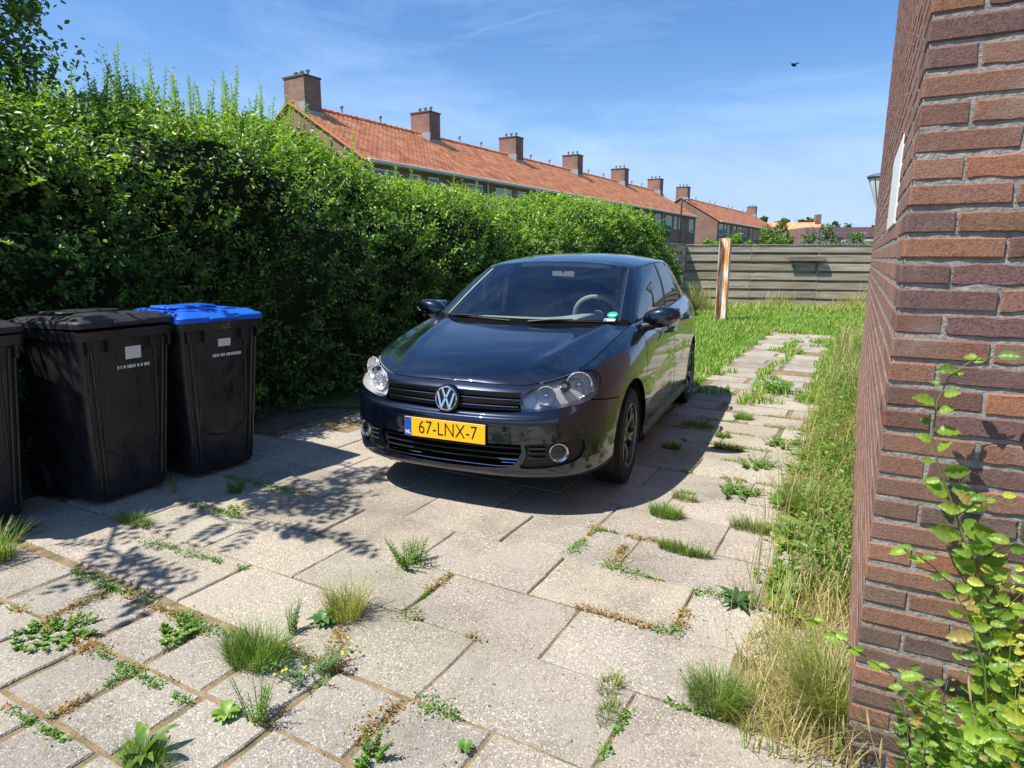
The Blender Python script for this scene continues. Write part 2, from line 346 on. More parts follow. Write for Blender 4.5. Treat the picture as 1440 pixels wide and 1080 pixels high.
# lawn between the parking space and the fence
def lawn():
    n = 190000
    x = RNG.uniform(-.2, 12.2, n); y = RNG.uniform(6.3, 19.6, n); 
    u_ = (x - PO[0]) * PU[0] + (y - PO[1]) * PU[1]; v_ = (x - PO[0]) * PV[0] + (y - PO[1]) * PV[1]
    path = (u_ > -.40) & (u_ < .70) & (v_ > -11.5)
    k = ~path & (v_ < -4.3) & (u_ > -3.3) & (u_ < 1.3)
    k |= (v_ < -11.2) & (u_ > -3.6)
    k |= path & (v_ < -3.9) & (np.abs(u_ - .20 - .06 * np.sin(v_ * 2.2)) < -.01 + .17 * fbm(np.c_[v_ * 1.5, v_ * 0, v_ * 0], 17)) & (v_ > -10)
    k |= path & (v_ < -4.0) & (fbm(np.c_[x * 1.6, y * 1.6, y * 0], 5) > .66)
    k &= ~((y > 19.35 - .2 * (x - 5.1)) )
    keep = RNG.random(n) < np.clip(1.6 - y / 16, .45, 1)
    k &= keep; x, y, u_, v_ = x[k], y[k], u_[k], v_[k]; n = len(x)
    P = np.c_[x, y, np.full(n, -.015)]
    pat = fbm(np.c_[x * .8, y * .8, x * 0], 3)
    H = RNG.uniform(.05, .13, n) * (.7 + .8 * pat) * np.where(np.abs(u_) < .75, .8, 1)
    far = y > 18.0 - .2 * (x - 5); H[far] *= RNG.uniform(1.2, 2.6, far.sum())
    c = pick(np.array([[.15, .29, .03], [.20, .35, .04], [.26, .39, .06], [.12, .23, .03]]), n); dm = RNG.random(n) < .09 + .14 * (pat > .58); c[dm] = pick(DRY, dm.sum())
    c[far & (RNG.random(n) < .5)] = np.array([.45, .40, .15])
    V, F = blade_geo(P, H, RNG.uniform(0, 6.28, n), H * RNG.uniform(.2, .9, n), RNG.uniform(.006, .012, n) * (1 + y / 14))
    o = mesh_np('lawn_grass', V, F, M_grass, col=np.repeat(c, 8, 0)); tag(o, 'bright green lawn grass running up to the wooden fence', 'grass', kind='stuff')
lawn()
lw = MB(); lw.grid([[(x, y, -.02) for y in np.linspace(6.2, 20.5, 12)] for x in np.linspace(-2, 14, 12)], flip=True)
lo = lw.build('lawn_soil', noisemat('lawn_earth', [(.3, (.06, .09, .02)), (.7, (.12, .13, .04))], scale=5, detail=8, rough=1)); tag(lo, kind='structure')
# dry and green verge along the brick wall
def verge():
    parts = []
    n = 30000; u_ = RNG.uniform(.62, 1.32, n); v_ = RNG.uniform(-11.8, .5, n)
    edge = 1.14 - .34 * fbm(np.c_[v_ * 1.3, v_ * 0, v_ * 0], 8) - .16 * np.clip((-v_ - 1.2) / 2, 0, 1)
    k = u_ > edge; u_, v_ = u_[k], v_[k]; n = len(u_); P = uvn(u_, v_, np.full(n, -.01))
    pat = fbm(np.c_[u_ * 2.5, v_ * 1.1, u_ * 0], 12); tall = np.clip((u_ - .85) / .35, 0, 1)
    H = RNG.uniform(.035, .15, n) * (.40 + 1.05 * tall) ; dm = RNG.random(n) < np.where(pat > .48, .86, .36)
    c = pick(GREEN, n); c[dm] = pick(DRY, dm.sum())
    V, F = blade_geo(P, H, RNG.uniform(0, 6.28, n), H * RNG.uniform(.2, 1.1, n), RNG.uniform(.003, .0055, n) * (1 + .25 * np.maximum(-v_ - 1, 0) / 2)); parts.append((V, F, np.repeat(c, 8, 0)))
    # tall dry stalks with seed heads
    n = 800; u_ = RNG.uniform(.84, 1.27, n); v_ = RNG.uniform(-10.5, .1, n); P = uvn(u_, v_, np.zeros(n)); H = RNG.uniform(.22, .5, n)
    V, F = blade_geo(P, H, RNG.uniform(0, 6.28, n), H * RNG.uniform(.1, .6, n), RNG.uniform(.0018, .0032, n) * (1 + .2 * -v_)); parts.append((V, F, np.repeat(pick(DRY, n), 8, 0)))
    V, F, C_ = join(parts)
    o = mesh_np('wild_grass', V, F, M_grass, col=C_); tag(o, 'strip of dry and green wild grass growing against the foot of the brick wall', 'grass', kind='stuff')
verge()
M_leafs = leafmat('weed_leaf', rough=.45, trans=.3)
def verge_weeds():
    # leafy green plants mixed in the strip
    Ps, Ds, Ns, Ss, Cs = [], [], [], [], []
    for k in range(210):
        v0 = random.uniform(-9.5, -.6); u0 = random.uniform(.95, 1.28); hh = random.uniform(.08, .34); b = np.array(uv(u0, v0, 0)); n = int(26 + hh * 90)
        f = RNG.random(n); th = RNG.uniform(0, 6.28, n); r = (.03 + .10 * f * (1 - f) * 2) * (1 + hh)
        P = b + np.c_[r * np.cos(th), r * np.sin(th), f * hh]; D = np.c_[np.cos(th), np.sin(th), RNG.uniform(-.2, .8, n)]
        Ps.append(P); Ds.append(D); Ns.append(np.c_[RNG.normal(0, .4, (n, 2)), np.ones(n)]); Ss.append(RNG.uniform(.018, .04, n)); Cs.append(pick(np.array([[.09, .18, .025], [.13, .23, .035], [.19, .27, .045]]), n))
    # yellow flowers specks
    cat_ = np.concatenate
    for k in range(60):   # broad basal leaves between the blades
        b = np.array(uv(random.uniform(.86, 1.2), random.uniform(-8.5, -.3), 0)); n = 14; th = RNG.uniform(0, 6.28, n); Ps.append(np.repeat(b[None], n, 0)); Ds.append(np.c_[np.cos(th), np.sin(th), RNG.uniform(.2, .9, n)]); Ns.append(np.c_[RNG.normal(0, .2, (n, 2)), np.ones(n)]); Ss.append(RNG.uniform(.06, .13, n)); Cs.append(pick(np.array([[.10, .22, .03], [.16, .28, .04], [.30, .34, .08]]), n))
    o = leaf_obj('verge_weeds', cat_(Ps), cat_(Ds), cat_(Ns), cat_(Ss), cat_(Cs), M_leafs); tag(o, 'leafy green weeds crowding between the dry grass along the brick wall', 'weeds', kind='stuff')
verge_weeds()
# weeds that follow the joints: nobody could count them
def joint_plants():
    segs = [(-1.9, .85, -.9, .86), (-1.56, .85, -1.56, 1.15), (-1.25, 1.15, -.6, 1.17), (-1.56, 1.16, -1.2, 1.16), (-.6, 1.15, -.3, 1.12), (-1.9, 1.15, -1.56, 1.15), (-1.2, .85, -.6, .84), (-.93, 1.16, -.93, 1.46), (-1.25, 1.47, -.7, 1.46),
            (-.35, .02, -.33, .38), (-.97, .85, -.93, 1.15), (.06, .8, .3, .8), (.0, .8, .0, 1.1), (.2, .0, .68, .0), (.26, -.39, .9, -.39), (.67, .42, .67, .78), (.6, .4, .95, .4), (.0, -.79, .7, -.79), (-1.9, .5, -1.2, .45), (-.35, .4, .04, .4), (.05, -.79, .05, -.45), (.3, -1.58, .95, -1.58), (.2, -1.97, .95, -1.97), (.3, -2.37, .9, -2.37), (.0, -2.76, .9, -2.76), (-.2, -3.15, .9, -3.15), (-.1, -3.55, .9, -3.55), (-.3, -3.95, .9, -3.95), (-2.6, .05, -1.6, .05), (-2.4, -.37, -1.6, -.37), (.26, -.39, .26, -.75), (-.3, .8, -.62, .82), (-.62, .45, -.3, .8), (.69, -.39, .69, 0)]
    Ps, Ds, Ns, Ss, Cs = [], [], [], [], []
    for (a0, b0, a1, b1) in segs:
        Lh = math.hypot(a1 - a0, b1 - b0); n = int(Lh * 1150); t = RNG.random(n)
        dens = fbm(np.c_[t * Lh * 7 + a0 * 9, t * 0 + b0 * 5, t * 0], 4); k = dens > .44; t = t[k]; dens = dens[k]; n = len(t); w = .009 + .06 * (dens - .44) / .3
        u_ = a0 + (a1 - a0) * t + RNG.normal(0, 1, n) * w * .45; v_ = b0 + (b1 - b0) * t + RNG.normal(0, 1, n) * w * .45
        Ps.append(uvn(u_, v_, RNG.uniform(-.012, .004, n) + w * .35 * RNG.random(n))); th = RNG.uniform(0, 6.28, n); Ds.append(np.c_[np.cos(th), np.sin(th), RNG.uniform(.1, 1.2, n)]); Ns.append(np.c_[RNG.normal(0, .5, (n, 2)), np.ones(n)])
        Ss.append(RNG.uniform(.007, .017, n)); kind = fbm(np.c_[u_ * 3, v_ * 3, u_ * 0], 9); c = pick(np.array([[.13, .24, .03], [.20, .30, .05], [.09, .20, .03]]), n); br = kind > .56; c[br] = pick(np.array([[.36, .17, .07], [.40, .26, .10], [.30, .24, .08]]), br.sum()); Cs.append(c)
    ct = np.concatenate; o = leaf_obj('joint_weeds', ct(Ps), ct(Ds), ct(Ns), ct(Ss), ct(Cs), M_leafs); tag(o, 'low moss and tiny weeds lining the joints of the paving', 'weeds', kind='stuff')
joint_plants()
# litter: dry leaf scraps and crumbs scattered over the paving, thicker towards the verge
def litter():
    n = 2600; u_ = np.concatenate([RNG.uniform(-2.5, 1.2, n // 2), 1.15 - RNG.exponential(.15, n // 2)]); v_ = np.concatenate([RNG.uniform(-3.5, 1.6, n // 2), RNG.uniform(-6, .9, n // 2)]); k = fbm(np.c_[u_ * 2, v_ * 2, u_ * 0], 41) > .45; u_, v_ = u_[k], v_[k]; n = len(u_)
    th = RNG.uniform(0, 6.28, n); leaf = leaf_obj('dry_litter', uvn(u_, v_, np.full(n, .004)), np.c_[np.cos(th), np.sin(th), RNG.normal(0, .12, n)], np.c_[RNG.normal(0, .3, (n, 2)), np.ones(n)], RNG.uniform(.004, .015, n), pick(np.array([[.22, .16, .09], [.34, .26, .14], [.12, .09, .06], [.42, .34, .2]]), n), M_leafs, wid=.45); tag(leaf, 'scraps of dry leaves and straw scattered over the paving', 'litter', kind='stuff')
litter()
# ---- individual tufts and weeds
TG = 'weeds and grass tufts growing in the paving joints'
def tuft(name, u_, v_, label, n=220, h=(.05, .12), r=.06, ax=(1, 1), dry=.1, wid=.003, bend=.9, cat='grass tuft', extra=None, pal=GREEN):
    root = uv(u_, v_, 0); parts = []
    a = RNG.uniform(0, 6.28, n); rr = r * np.sqrt(RNG.random(n)); P = np.c_[PU[0] * np.cos(a) * rr * ax[0] + PV[0] * np.sin(a) * rr * ax[1], PU[1] * np.cos(a) * rr * ax[0] + PV[1] * np.sin(a) * rr * ax[1], np.full(n, -.01)]
    H = RNG.uniform(*h, n); th = np.arctan2(P[:, 1], P[:, 0]) + RNG.normal(0, .7, n); c = pick(pal, n); dm = RNG.random(n) < dry; c[dm] = pick(DRY, dm.sum())
    V, F = blade_geo(P, H, th, H * RNG.uniform(.2, 1, n) * bend, RNG.uniform(.7, 1.3, n) * wid)
    o = mesh_np(name, V, F, M_grass, col=np.repeat(c, 8, 0)); o.location = root; tag(o, label, cat, TG)
    return o
def bushy(name, u_, v_, label, stems=9, h=.15, leaf=.02, r=.05, lean=.4, n_per=24, pal=GREEN, cat='weed', flowers=0, wid=.3, group=TG):
    root = uv(u_, v_, 0); Ps, Ds, Ns, Ss, Cs = [], [], [], [], []; st = MB(); fl = []
    for k in range(stems):
        a = random.uniform(0, 6.28); hh = h * random.uniform(.55, 1.0); b = Vector((math.cos(a) * r * random.random(), math.sin(a) * r * random.random(), -.01)); tip = b + Vector((math.cos(a) * lean * hh, math.sin(a) * lean * hh, hh))
        mid = (b + tip) / 2 + Vector((0, 0, hh * .1)); st.tube([b, mid, tip], [.0018, .0014, .0007], 5)
        t = np.linspace(.1, 1, n_per); P = np.array([b.lerp(mid, x * 2) if x < .5 else mid.lerp(tip, x * 2 - 1) for x in t]); th = np.arange(n_per) * 2.4 + random.random() * 6
        Ps.append(P); Ds.append(np.c_[np.cos(th), np.sin(th), np.full(n_per, .55)]); Ns.append(np.c_[RNG.normal(0, .3, (n_per, 2)), np.ones(n_per)]); Ss.append(leaf * (1.15 - .6 * t) * RNG.uniform(.8, 1.2, n_per)); Cs.append(pick(pal, n_per))
        if flowers and k < flowers:
            fl.append(tip)
    st.lathe([(.0, -.007), (r + .004, -.008), (r + .004, -.014)], 8)
    root_o = empty(name, root, 0, label, cat, group)
    st.build('stem', M_stem, root_o); ct = np.concatenate
    leaf_obj('foliage', ct(Ps), ct(Ds), ct(Ns), ct(Ss), ct(Cs), M_leafs, root_o, wid=wid)
    for tip in fl:
        q = MB(); q.lathe([(0, 0), (.004, .003), (.0065, .008), (.0045, .012), (0, .013)], 8, Matrix.Translation(tip)); q.build('flower', M_yellow, root_o, smooth=True)
    return root_o
def rosette(name, u_, v_, label, n=14, L=.07, wid=.45, up=.5, col=(.10, .22, .03), cat='weed', parent=None):
    root = uv(u_, v_, 0); mb = MB(); V, C = [], []
    for k in range(n):
        a = k * 2.4 + random.uniform(-.3, .3); l = L * random.uniform(.6, 1.1); e = up * random.uniform(.4, 1.3); t = random.uniform(.8, 1.25); G_ = []
        for i in range(7):
            f = i / 6; w_ = wid * l * .5 * math.sin(math.pi * min(1, f ** .8 * .97 + .03)) * (1 + .18 * (i % 2)); zz = l * (e * f - .55 * e * f * f * 1.2); rr = l * f * .95
            G_.append([(rr * math.cos(a) + sgn * w_ * -math.sin(a), rr * math.sin(a) + sgn * w_ * math.cos(a), zz + .004 + abs(sgn) * w_ * .35) for sgn in (-1, 0, 1)])
        mb.grid(G_, 0, (col[0] * t, col[1] * t, col[2] * t))
    o = mb.build(name, M_leafs, None, smooth=True, usecol=True); o.location = root; tag(o, label, cat, TG); return o
M_stem = principled('green_stem', (.12, .16, .05), .6); M_yellow = principled('yellow_petals', (.75, .50, .03), .6)
FRESH = np.array([[.14, .26, .04], [.19, .31, .05], [.10, .20, .03]]); GREY = np.array([[.16, .26, .12], [.20, .30, .16], [.12, .22, .08]])
bushy('upright_weed', -.57, .04, 'bushy upright green weed standing alone in front of the car bumper', 26, .15, .022, .06, .5, 26, FRESH)
tuft('grass_tuft', -.60, .90, 'dense dark green grass tuft beside the dandelion leaves, left of the dry tuft', 1300, (.04, .125), .10, (1.25, .8), .08, .0022, 1.0)
bushy('upright_weed', -.62, .72, 'slim upright weed rising from the back of the dense grass tuft', 9, .14, .016, .02, .25, 30, FRESH)
tuft('grass_tuft', -.52, .52, 'straw coloured dry tuft with tall thin seed stalks', 620, (.05, .17), .07, (1, 1), .62, .002, 1.0)
rosette('dock_weed', -.57, .60, 'grey green broad leaved weed in front of the dry straw tuft', 12, .075, .4, 1.1, (.10, .20, .07))
tuft('seed_stalks', -.50, .48, 'thin tall seed stalks standing above the dry tuft', 14, (.16, .26), .03, (1, 1), 1.0, .0016, .5)
bushy('flowering_weed', -.38, .86, 'low grey green weed with small yellow flowers', 34, .09, .02, .09, 1.0, 22, GREY, flowers=9, wid=.2)
bushy('upright_weed', -.33, 1.12, 'tall thin leaved weed near the lower edge, right of the round leaved weed', 16, .16, .018, .03, .35, 30, FRESH, wid=.2)
rosette('broadleaf_weed', -.44, 1.15, 'light green round leaved weed flat on the slabs beside the flowering weed', 30, .050, .5, .9, (.22, .34, .06))
rosette('dandelion_weed', -.50, 1.38, 'dandelion with toothed upright leaves at the lower edge of the photo', 16, .10, .26, 1.5, (.13, .22, .04))
tuft('grass_tuft', -.46, 1.40, 'fine green grass tuft growing beside the dandelion at the lower edge', 380, (.03, .09), .06, (1.3, .8), .1, .002, 1.1)
bushy('clover_patch', -1.40, 1.17, 'flat wide clover patch covering a joint at the far left', 60, .035, .018, .13, 1.2, 14, FRESH, cat='weed', wid=.8)
bushy('clover_patch', -1.0, .93, 'small clover patch between the slabs below the leaf shadows', 30, .03, .018, .07, 1.3, 14, FRESH, wid=.8)
bushy('small_weed', .08, 1.07, 'small light green bushy weed at the bottom edge under the big slab', 12, .08, .016, .04, .6, 20, FRESH, wid=.6)
rosette('small_weed', .30, .90, 'small flat round leaved weed in the joint at the bottom centre', 30, .032, .5, .9, (.14, .26, .05))
tuft('grass_tuft', .91, .33, 'round green grass tuft at lower right surrounded by dry straw', 900, (.05, .12), .075, (1.1, 1), .16, .0022, 1.0)
tuft('grass_tuft', 1.02, .30, 'straw coloured stalks spreading around the round tuft at lower right', 160, (.06, .17), .12, (1.2, 1), 1.0, .0016, 1.3)
rosette('plantain_weed', .86, -.36, 'dark long leaved plantain by the right edge of the paving', 20, .11, .22, .8, (.06, .14, .04))
tuft('plantain_stalks', .89, -.40, 'thin dark stalks with seed heads rising from the plantain', 70, (.08, .2), .06, (1, 1), .6, .0016, .9, pal=np.array([[.10, .12, .05]]))
tuft('grass_tuft', .54, -.73, 'long flat green grass tuft in the second joint in front of the wheel', 560, (.03, .075), .13, (1, .25), .12, .003, .9)
tuft('grass_tuft', .33, -1.15, 'double green grass tuft at the edge of the car shadow', 700, (.03, .09), .09, (1, .6), .1, .003, .9, pal=FRESH)
tuft('grass_tuft', .36, -1.45, 'pale green fine grass between two slabs behind the double tuft', 240, (.03, .08), .06, (1.2, .5), .25, .0025, .9)
tuft('grass_tuft', .80, -1.17, 'green grass tuft half under the dry verge, right of the double tuft', 600, (.04, .10), .12, (1, .4), .25, .003, .9)
tuft('grass_tuft', .58, .42, 'yellow green fine tuft in the joint below the middle slab', 200, (.02, .05), .05, (.7, 1.2), .35, .0025, 1.0)
tuft('grass_tuft', .62, .55, 'yellow green fine tuft lower in the same joint of the middle slab', 160, (.02, .05), .05, (.5, 1.3), .35, .0025, 1.0)
bushy('upright_weed', -2.10, -.22, 'small leafy green weed in the shade in front of the blue lidded bin', 14, .10, .022, .05, .4, 16, FRESH, wid=.6)
bushy('upright_weed', -2.42, -.02, 'thin single weed standing between the two large bins', 3, .16, .02, .01, .15, 16, FRESH, wid=.5)
bushy('creeping_weed', -1.86, -.03, 'flat yellow green weed patch on the slab beyond the leaf shadows', 20, .03, .014, .06, 1.4, 14, np.array([[.28, .36, .05]]), wid=.6)
tuft('grass_tuft', -2.18, .38, 'dark shaded grass tuft in front of the black lidded bin', 360, (.03, .08), .10, (1.3, .5), .1, .0025, 1.0)
tuft('grass_tuft', -2.35, .97, 'long bladed grass tuft at the left edge below the bins', 420, (.06, .2), .08, (1, 1), .25, .003, 1.0)
rosette('broadleaf_weed', -2.55, .78, 'broad green leaves growing against the leftmost bin', 18, .13, .22, 1.3, (.11, .21, .04))
tuft('grass_tuft', .39, -2.66, 'dark green grass tuft on the edge of the car shadow by the wheel', 420, (.03, .08), .11, (1, .3), .05, .004, .8)
tuft('grass_tuft', 0.0, -2.49, 'shaded round grass tuft beside the front wheel', 320, (.03, .07), .07, (1, .7), .05, .0035, .8)
tuft('grass_tuft', .02, -3.25, 'low shaded grass in the joint below the car doors', 420, (.03, .07), .14, (1, .4), .05, .004, .8)
tuft('grass_tuft', .28, -3.0, 'bright green grass tuft lit at the shadow edge behind the wheel', 260, (.03, .07), .06, (1, .6), .05, .004, .8, pal=FRESH)
tuft('grass_tuft', .32, -3.72, 'bright grass tuft between slabs near the rear wheel', 320, (.03, .08), .08, (1, .7), .05, .005, .8, pal=FRESH)
bushy('leafy_weed', .45, -5.15, 'leafy green weed in the middle of the path beyond the car shadow', 40, .13, .05, .16, .8, 12, FRESH, wid=.4)
for i, (a_, b_, lb) in enumerate([(.62, -1.72, 'green weeds over the slab corner left of the dry verge, nearest of three'), (.66, -2.35, 'green weeds over the slab corner left of the dry verge, middle of three'), (.72, -3.0, 'green weeds over the slab corner left of the dry verge, farthest of three')]):
    bushy('leafy_weed', a_, b_, lb, 26, .07, .03, .13, 1.0, 12, FRESH, wid=.5)
tuft('grass_clump', 1.26, .22, 'big drooping grass clump with straw tips at the foot of the wall corner', 1900, (.10, .26), .085, (1, 1), .45, .0022, 1.15, pal=np.array([[.12, .22, .03], [.18, .26, .05], [.24, .27, .07]]))
tuft('grass_clump', 1.0, -1.55, 'dark green arching grass clump in the verge', 420, (.12, .26), .07, (1, 1), .15, .004, 1.2)
# ================================================================== BRICK WALL BUILDING (right)
def brick_mat(name, bump=.0018, scale=1.0):
    m = principled(name, rough=.9, spec=.2); t, N, Lk, B = NT(m)
    co = N.new('ShaderNodeTexCoord'); at = N.new('ShaderNodeAttribute'); at.attribute_name = 'col'
    n = N.new('ShaderNodeTexNoise'); n.inputs['Scale'].default_value = 75 * scale; n.inputs['Detail'].default_value = 10; n.inputs['Roughness'].default_value = .8; Lk(co.outputs['Object'], n.inputs['Vector'])
    r = ramp(N, [(.30, (.55, .52, .50)), (.48, (.97, .96, .95)), (.64, (1.2, 1.12, 1.02)), (.78, (1.6, 1.5, 1.3))]); Lk(n.outputs[0], r.inputs[0])
    n4 = N.new('ShaderNodeTexNoise'); n4.inputs['Scale'].default_value = 240 * scale; n4.inputs['Detail'].default_value = 4; Lk(co.outputs['Object'], n4.inputs['Vector'])
    r4 = ramp(N, [(.32, (.55, .52, .5)), (.5, (1, 1, 1)), (.7, (1.15, 1.12, 1.1))]); Lk(n4.outputs[0], r4.inputs[0])
    x = N.new('ShaderNodeMixRGB'); x.blend_type = 'MULTIPLY'; x.inputs[0].default_value = 1; Lk(at.outputs['Color'], x.inputs[1]); Lk(r.outputs[0], x.inputs[2])
    x4 = N.new('ShaderNodeMixRGB'); x4.blend_type = 'MULTIPLY'; x4.inputs[0].default_value = .8; Lk(x.outputs[0], x4.inputs[1]); Lk(r4.outputs[0], x4.inputs[2])
    # grey lime bloom
    n3 = N.new('ShaderNodeTexNoise'); n3.inputs['Scale'].default_value = 7 * scale; n3.inputs['Detail'].default_value = 7; Lk(co.outputs['Object'], n3.inputs['Vector'])
    r3 = ramp(N, [(.54, (0, 0, 0)), (.75, (.38, .38, .38))]); Lk(n3.outputs[0], r3.inputs[0]); y = N.new('ShaderNodeMixRGB'); y.inputs[2].default_value = (.33, .29, .26, 1); Lk(r3.outputs[0], y.inputs[0]); Lk(x4.outputs[0], y.inputs[1]); Lk(y.outputs[0], B.inputs['Base Color'])
    n2 = N.new('ShaderNodeTexNoise'); n2.inputs['Scale'].default_value = 170 * scale; n2.inputs['Detail'].default_value = 10; n2.inputs['Roughness'].default_value = .75; Lk(co.outputs['Object'], n2.inputs['Vector'])
    b = N.new('ShaderNodeBump'); b.inputs['Distance'].default_value = bump * 2.2; b.inputs['Strength'].default_value = 1; Lk(n2.outputs[0], b.inputs['Height']); Lk(b.outputs[0], B.inputs['Normal']); return m
M_brick = brick_mat('weathered_brick')
M_mortar = noisemat('lime_mortar', [(.3, (.20, .188, .168)), (.7, (.33, .31, .28))], scale=45, detail=8, rough=1, bump=.005, bscale=110)
WA = np.array([.885, -.465]); WB = np.array([.465, .885]); K0 = np.array([.981, 1.660])
bld = empty('brick_building', (K0[0], K0[1], 0), math.atan2(WA[1], WA[0]), 'red brown brick building corner at the right edge of the photo, close to the camera', 'building')
# local frame: x along the near face, y away along the left face, z up.  near face y=0, left face x=0
BR = [(.24, .132, .098), (.27, .148, .108), (.21, .118, .092), (.29, .152, .102), (.24, .142, .11), (.20, .118, .098), (.275, .16, .115)]
def bcol(z=1):
    c = random.choice(BR); t = random.uniform(.84, 1.16)
    q_ = random.random()
    if q_ < .03: c = (.32, .15, .095)
    elif q_ < .20: c = (.17, .105, .098)
    if z < .8 and random.random() < .6: c = (c[0] * .72, c[1] * .86, c[2] * .95)
    return (c[0] * t, c[1] * t, c[2] * t)
def brick_face(mb, a0, a1, z0, z1, face, hi, c):
    """one brick; face 'near' (y=0 plane, looks to -y) or 'left' (x=0 plane, looks to -x)"""
    d = random.uniform(-.0015, .0035) if face == 'near' else random.uniform(0, .0012); out = .0 + d; depth = .05
    nx, nz = (9, 3) if hi else (2, 1)
    if hi and a1 - a0 < .12: nx = 5
    jt = .0030 if hi else .0008; per = []
    for i in range(nx): per.append((a0 + (a1 - a0) * i / nx, z0))
    for i in range(nz): per.append((a1, z0 + (z1 - z0) * i / nz))
    for i in range(nx): per.append((a1 - (a1 - a0) * i / nx, z1))
    for i in range(nz): per.append((a0, z1 - (z1 - z0) * i / nz))
    ca, cz = (a0 + a1) / 2, (z0 + z1) / 2; per2 = [(p[0] + random.uniform(-jt, jt), p[1] + random.uniform(-jt, jt)) for p in per]
    V = []; b = .0035
    def P(a, z, o):
        return (a, -o, z) if face == 'near' else (-o, a, z)
    for (a, z) in per2: V.append(P(a, z, -depth))
    for (a, z) in per2: V.append(P(a, z, out - b * random.uniform(.7, 1.6)))
    for (a, z) in per2:
        ia = a - math.copysign(b, a - ca) * (abs(a - ca) > (a1 - a0) / 2 - .012); iz = z - math.copysign(b, z - cz) * (abs(z - cz) > (z1 - z0) / 2 - .006)
        V.append(P(ia, iz, out + random.uniform(-.0006, .0006)))
    n = len(per2); F = []
    for r in range(2):
        for i in range(n): k = (i + 1) % n; F.append((r * n + i, r * n + k, (r + 1) * n + k, (r + 1) * n + i))
    F.append(tuple(2 * n + i for i in range(n)))
    if face == 'left': F = [f[::-1] for f in F]
    mb.add(V, F, 0, c)
def corner_brick(mb, la, lb, z0, z1, c):
    """brick at the corner seen on both faces: la along near face, lb along left face"""
    j = lambda: random.uniform(-.002, .002); d = random.uniform(-.001, .003); b = .004; V = []; e = [j() for _ in range(8)]
    loop = lambda z, ins: [(la + j(), .05, z), (la + j(), -d + ins, z), (b + ins, -d + ins, z), (-d + ins, b + ins, z), (-d + ins, lb + j(), z), (.05, lb + j(), z)]
    for z, ins in ((z0 + e[0], b), (z0 + b + e[1], 0), (z1 - b + e[2], 0), (z1 + e[3], b)): V += loop(z, ins)
    F = []
    for r in range(3):
        for i in range(6): k = (i + 1) % 6; F.append((r * 6 + i, r * 6 + 6 + i, r * 6 + 6 + k, r * 6 + k))
    F.append((0, 1, 2, 3, 4, 5)); F.append((23, 22, 21, 20, 19, 18)); mb.add(V, F, 0, c)
WALL_L, WALL_N, CH = 5.07, 2.4, .0625
near = MB(); left = MB(); ncourse = 61
for ci in range(ncourse):
    # joint bottoms at z = 1.99 - .0625*i
    z0 = 1.99 - .0625 * 32 + .0625 * ci + .010 + .0025; z0 += 0; z1 = z0 + .050; c = bcol(z0)
    if z1 < 0: continue
    # the 0.105 header shows on the near face in even courses, the stretcher in odd ones
    odd = (32 - ci) % 2 == 1
    la, lb = (.205, .10) if odd else (.10, .205); hi = z0 < 2.3
    dz = lambda: random.uniform(-.002, .002) if hi else 0
    (near).box; corner_brick(near, la, lb, z0, z1, c)
    a = la + .010
    while a < WALL_N:
        Lb = .205 + random.uniform(-.004, .004); brick_face(near, a, min(a + Lb, WALL_N), z0 + dz(), z1 + dz(), 'near', hi and a < .8, bcol(z0)); a += Lb + .010 + random.uniform(-.002, .003)
    a = lb + .010
    while a < WALL_L - .02:
        Lb = min(.205 + random.uniform(-.004, .004), WALL_L - a)
        zc = (z0 + z1) / 2
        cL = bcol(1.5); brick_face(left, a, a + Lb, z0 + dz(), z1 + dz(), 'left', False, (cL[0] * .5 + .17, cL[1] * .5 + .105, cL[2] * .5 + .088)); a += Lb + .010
near.build('near_brickwork', M_brick, bld, usecol=True); left.build('side_brickwork', M_brick, bld, usecol=True)
mt = MB(); 
def mortar_grid(fn, na, nz):
    return [[fn(i / na, j / nz) for j in range(nz + 1)] for i in range(na + 1)]
mt.grid(mortar_grid(lambda a, z: (.003 + a * (WALL_N - .02), .0035 + random.uniform(-.0018, .0018), -.1 + z * 3.86), 60, 60), flip=False)
mt.grid(mortar_grid(lambda a, z: (.0018 + random.uniform(-.0008, .0008), .003 + a * (WALL_L - .02), -.1 + z * 3.86), 60, 60), flip=True)
mt.box(.012, WALL_N, .012, WALL_L - .03, -.12, 3.76); mt.build('mortar', M_mortar, bld)
pn = MB(); pn.box(-.005, .004, .68, 1.36, 1.555, 1.845, bev=.0015); pn.build('wall_panel', principled('white_enamel', (.75, .76, .74), .45), bld)
rf = MB(); rf.box(-.05, WALL_N + .05, -.05, WALL_L + .05, 3.80, 3.86, bev=.01); rf.build('roof_edge', principled('dark_fascia', (.06, .06, .06), .6), bld)

# ================================================================== SHRUB at the wall corner
def toothed_leaf(mb, P, D, Nn, L, W, c, curl=.15):
    D = D.normalized(); S = D.cross(Nn).normalized(); Nn = S.cross(D); n = 12; G_ = []
    for i in range(n + 1):
        f = i / n; w_ = W * .5 * (math.sin(math.pi * min(f * .92 + .06, 1)) ** .75) * (1 - .25 * f); 
        if i % 2: w_ *= 1.13
        if i == n: w_ = .0008
        if i == 0: w_ = .001
        ctr = P + D * L * f - Nn * (curl * L * f * f); G_.append([tuple(ctr + S * w_ * k + Nn * (abs(k) ** 1.5 * w_ * .35) + Nn * (.05 * W * math.sin(i * 1.9) * abs(k))) for k in (-1, -.5, 0, .5, 1)])
    mb.grid(G_, 0, c)
M_leafb = leafmat('broad_leaf', rough=.42, trans=.42)
def wloc(x, off, z): g = K0 + WA * x - WB * off; return Vector((g[0], g[1], z))
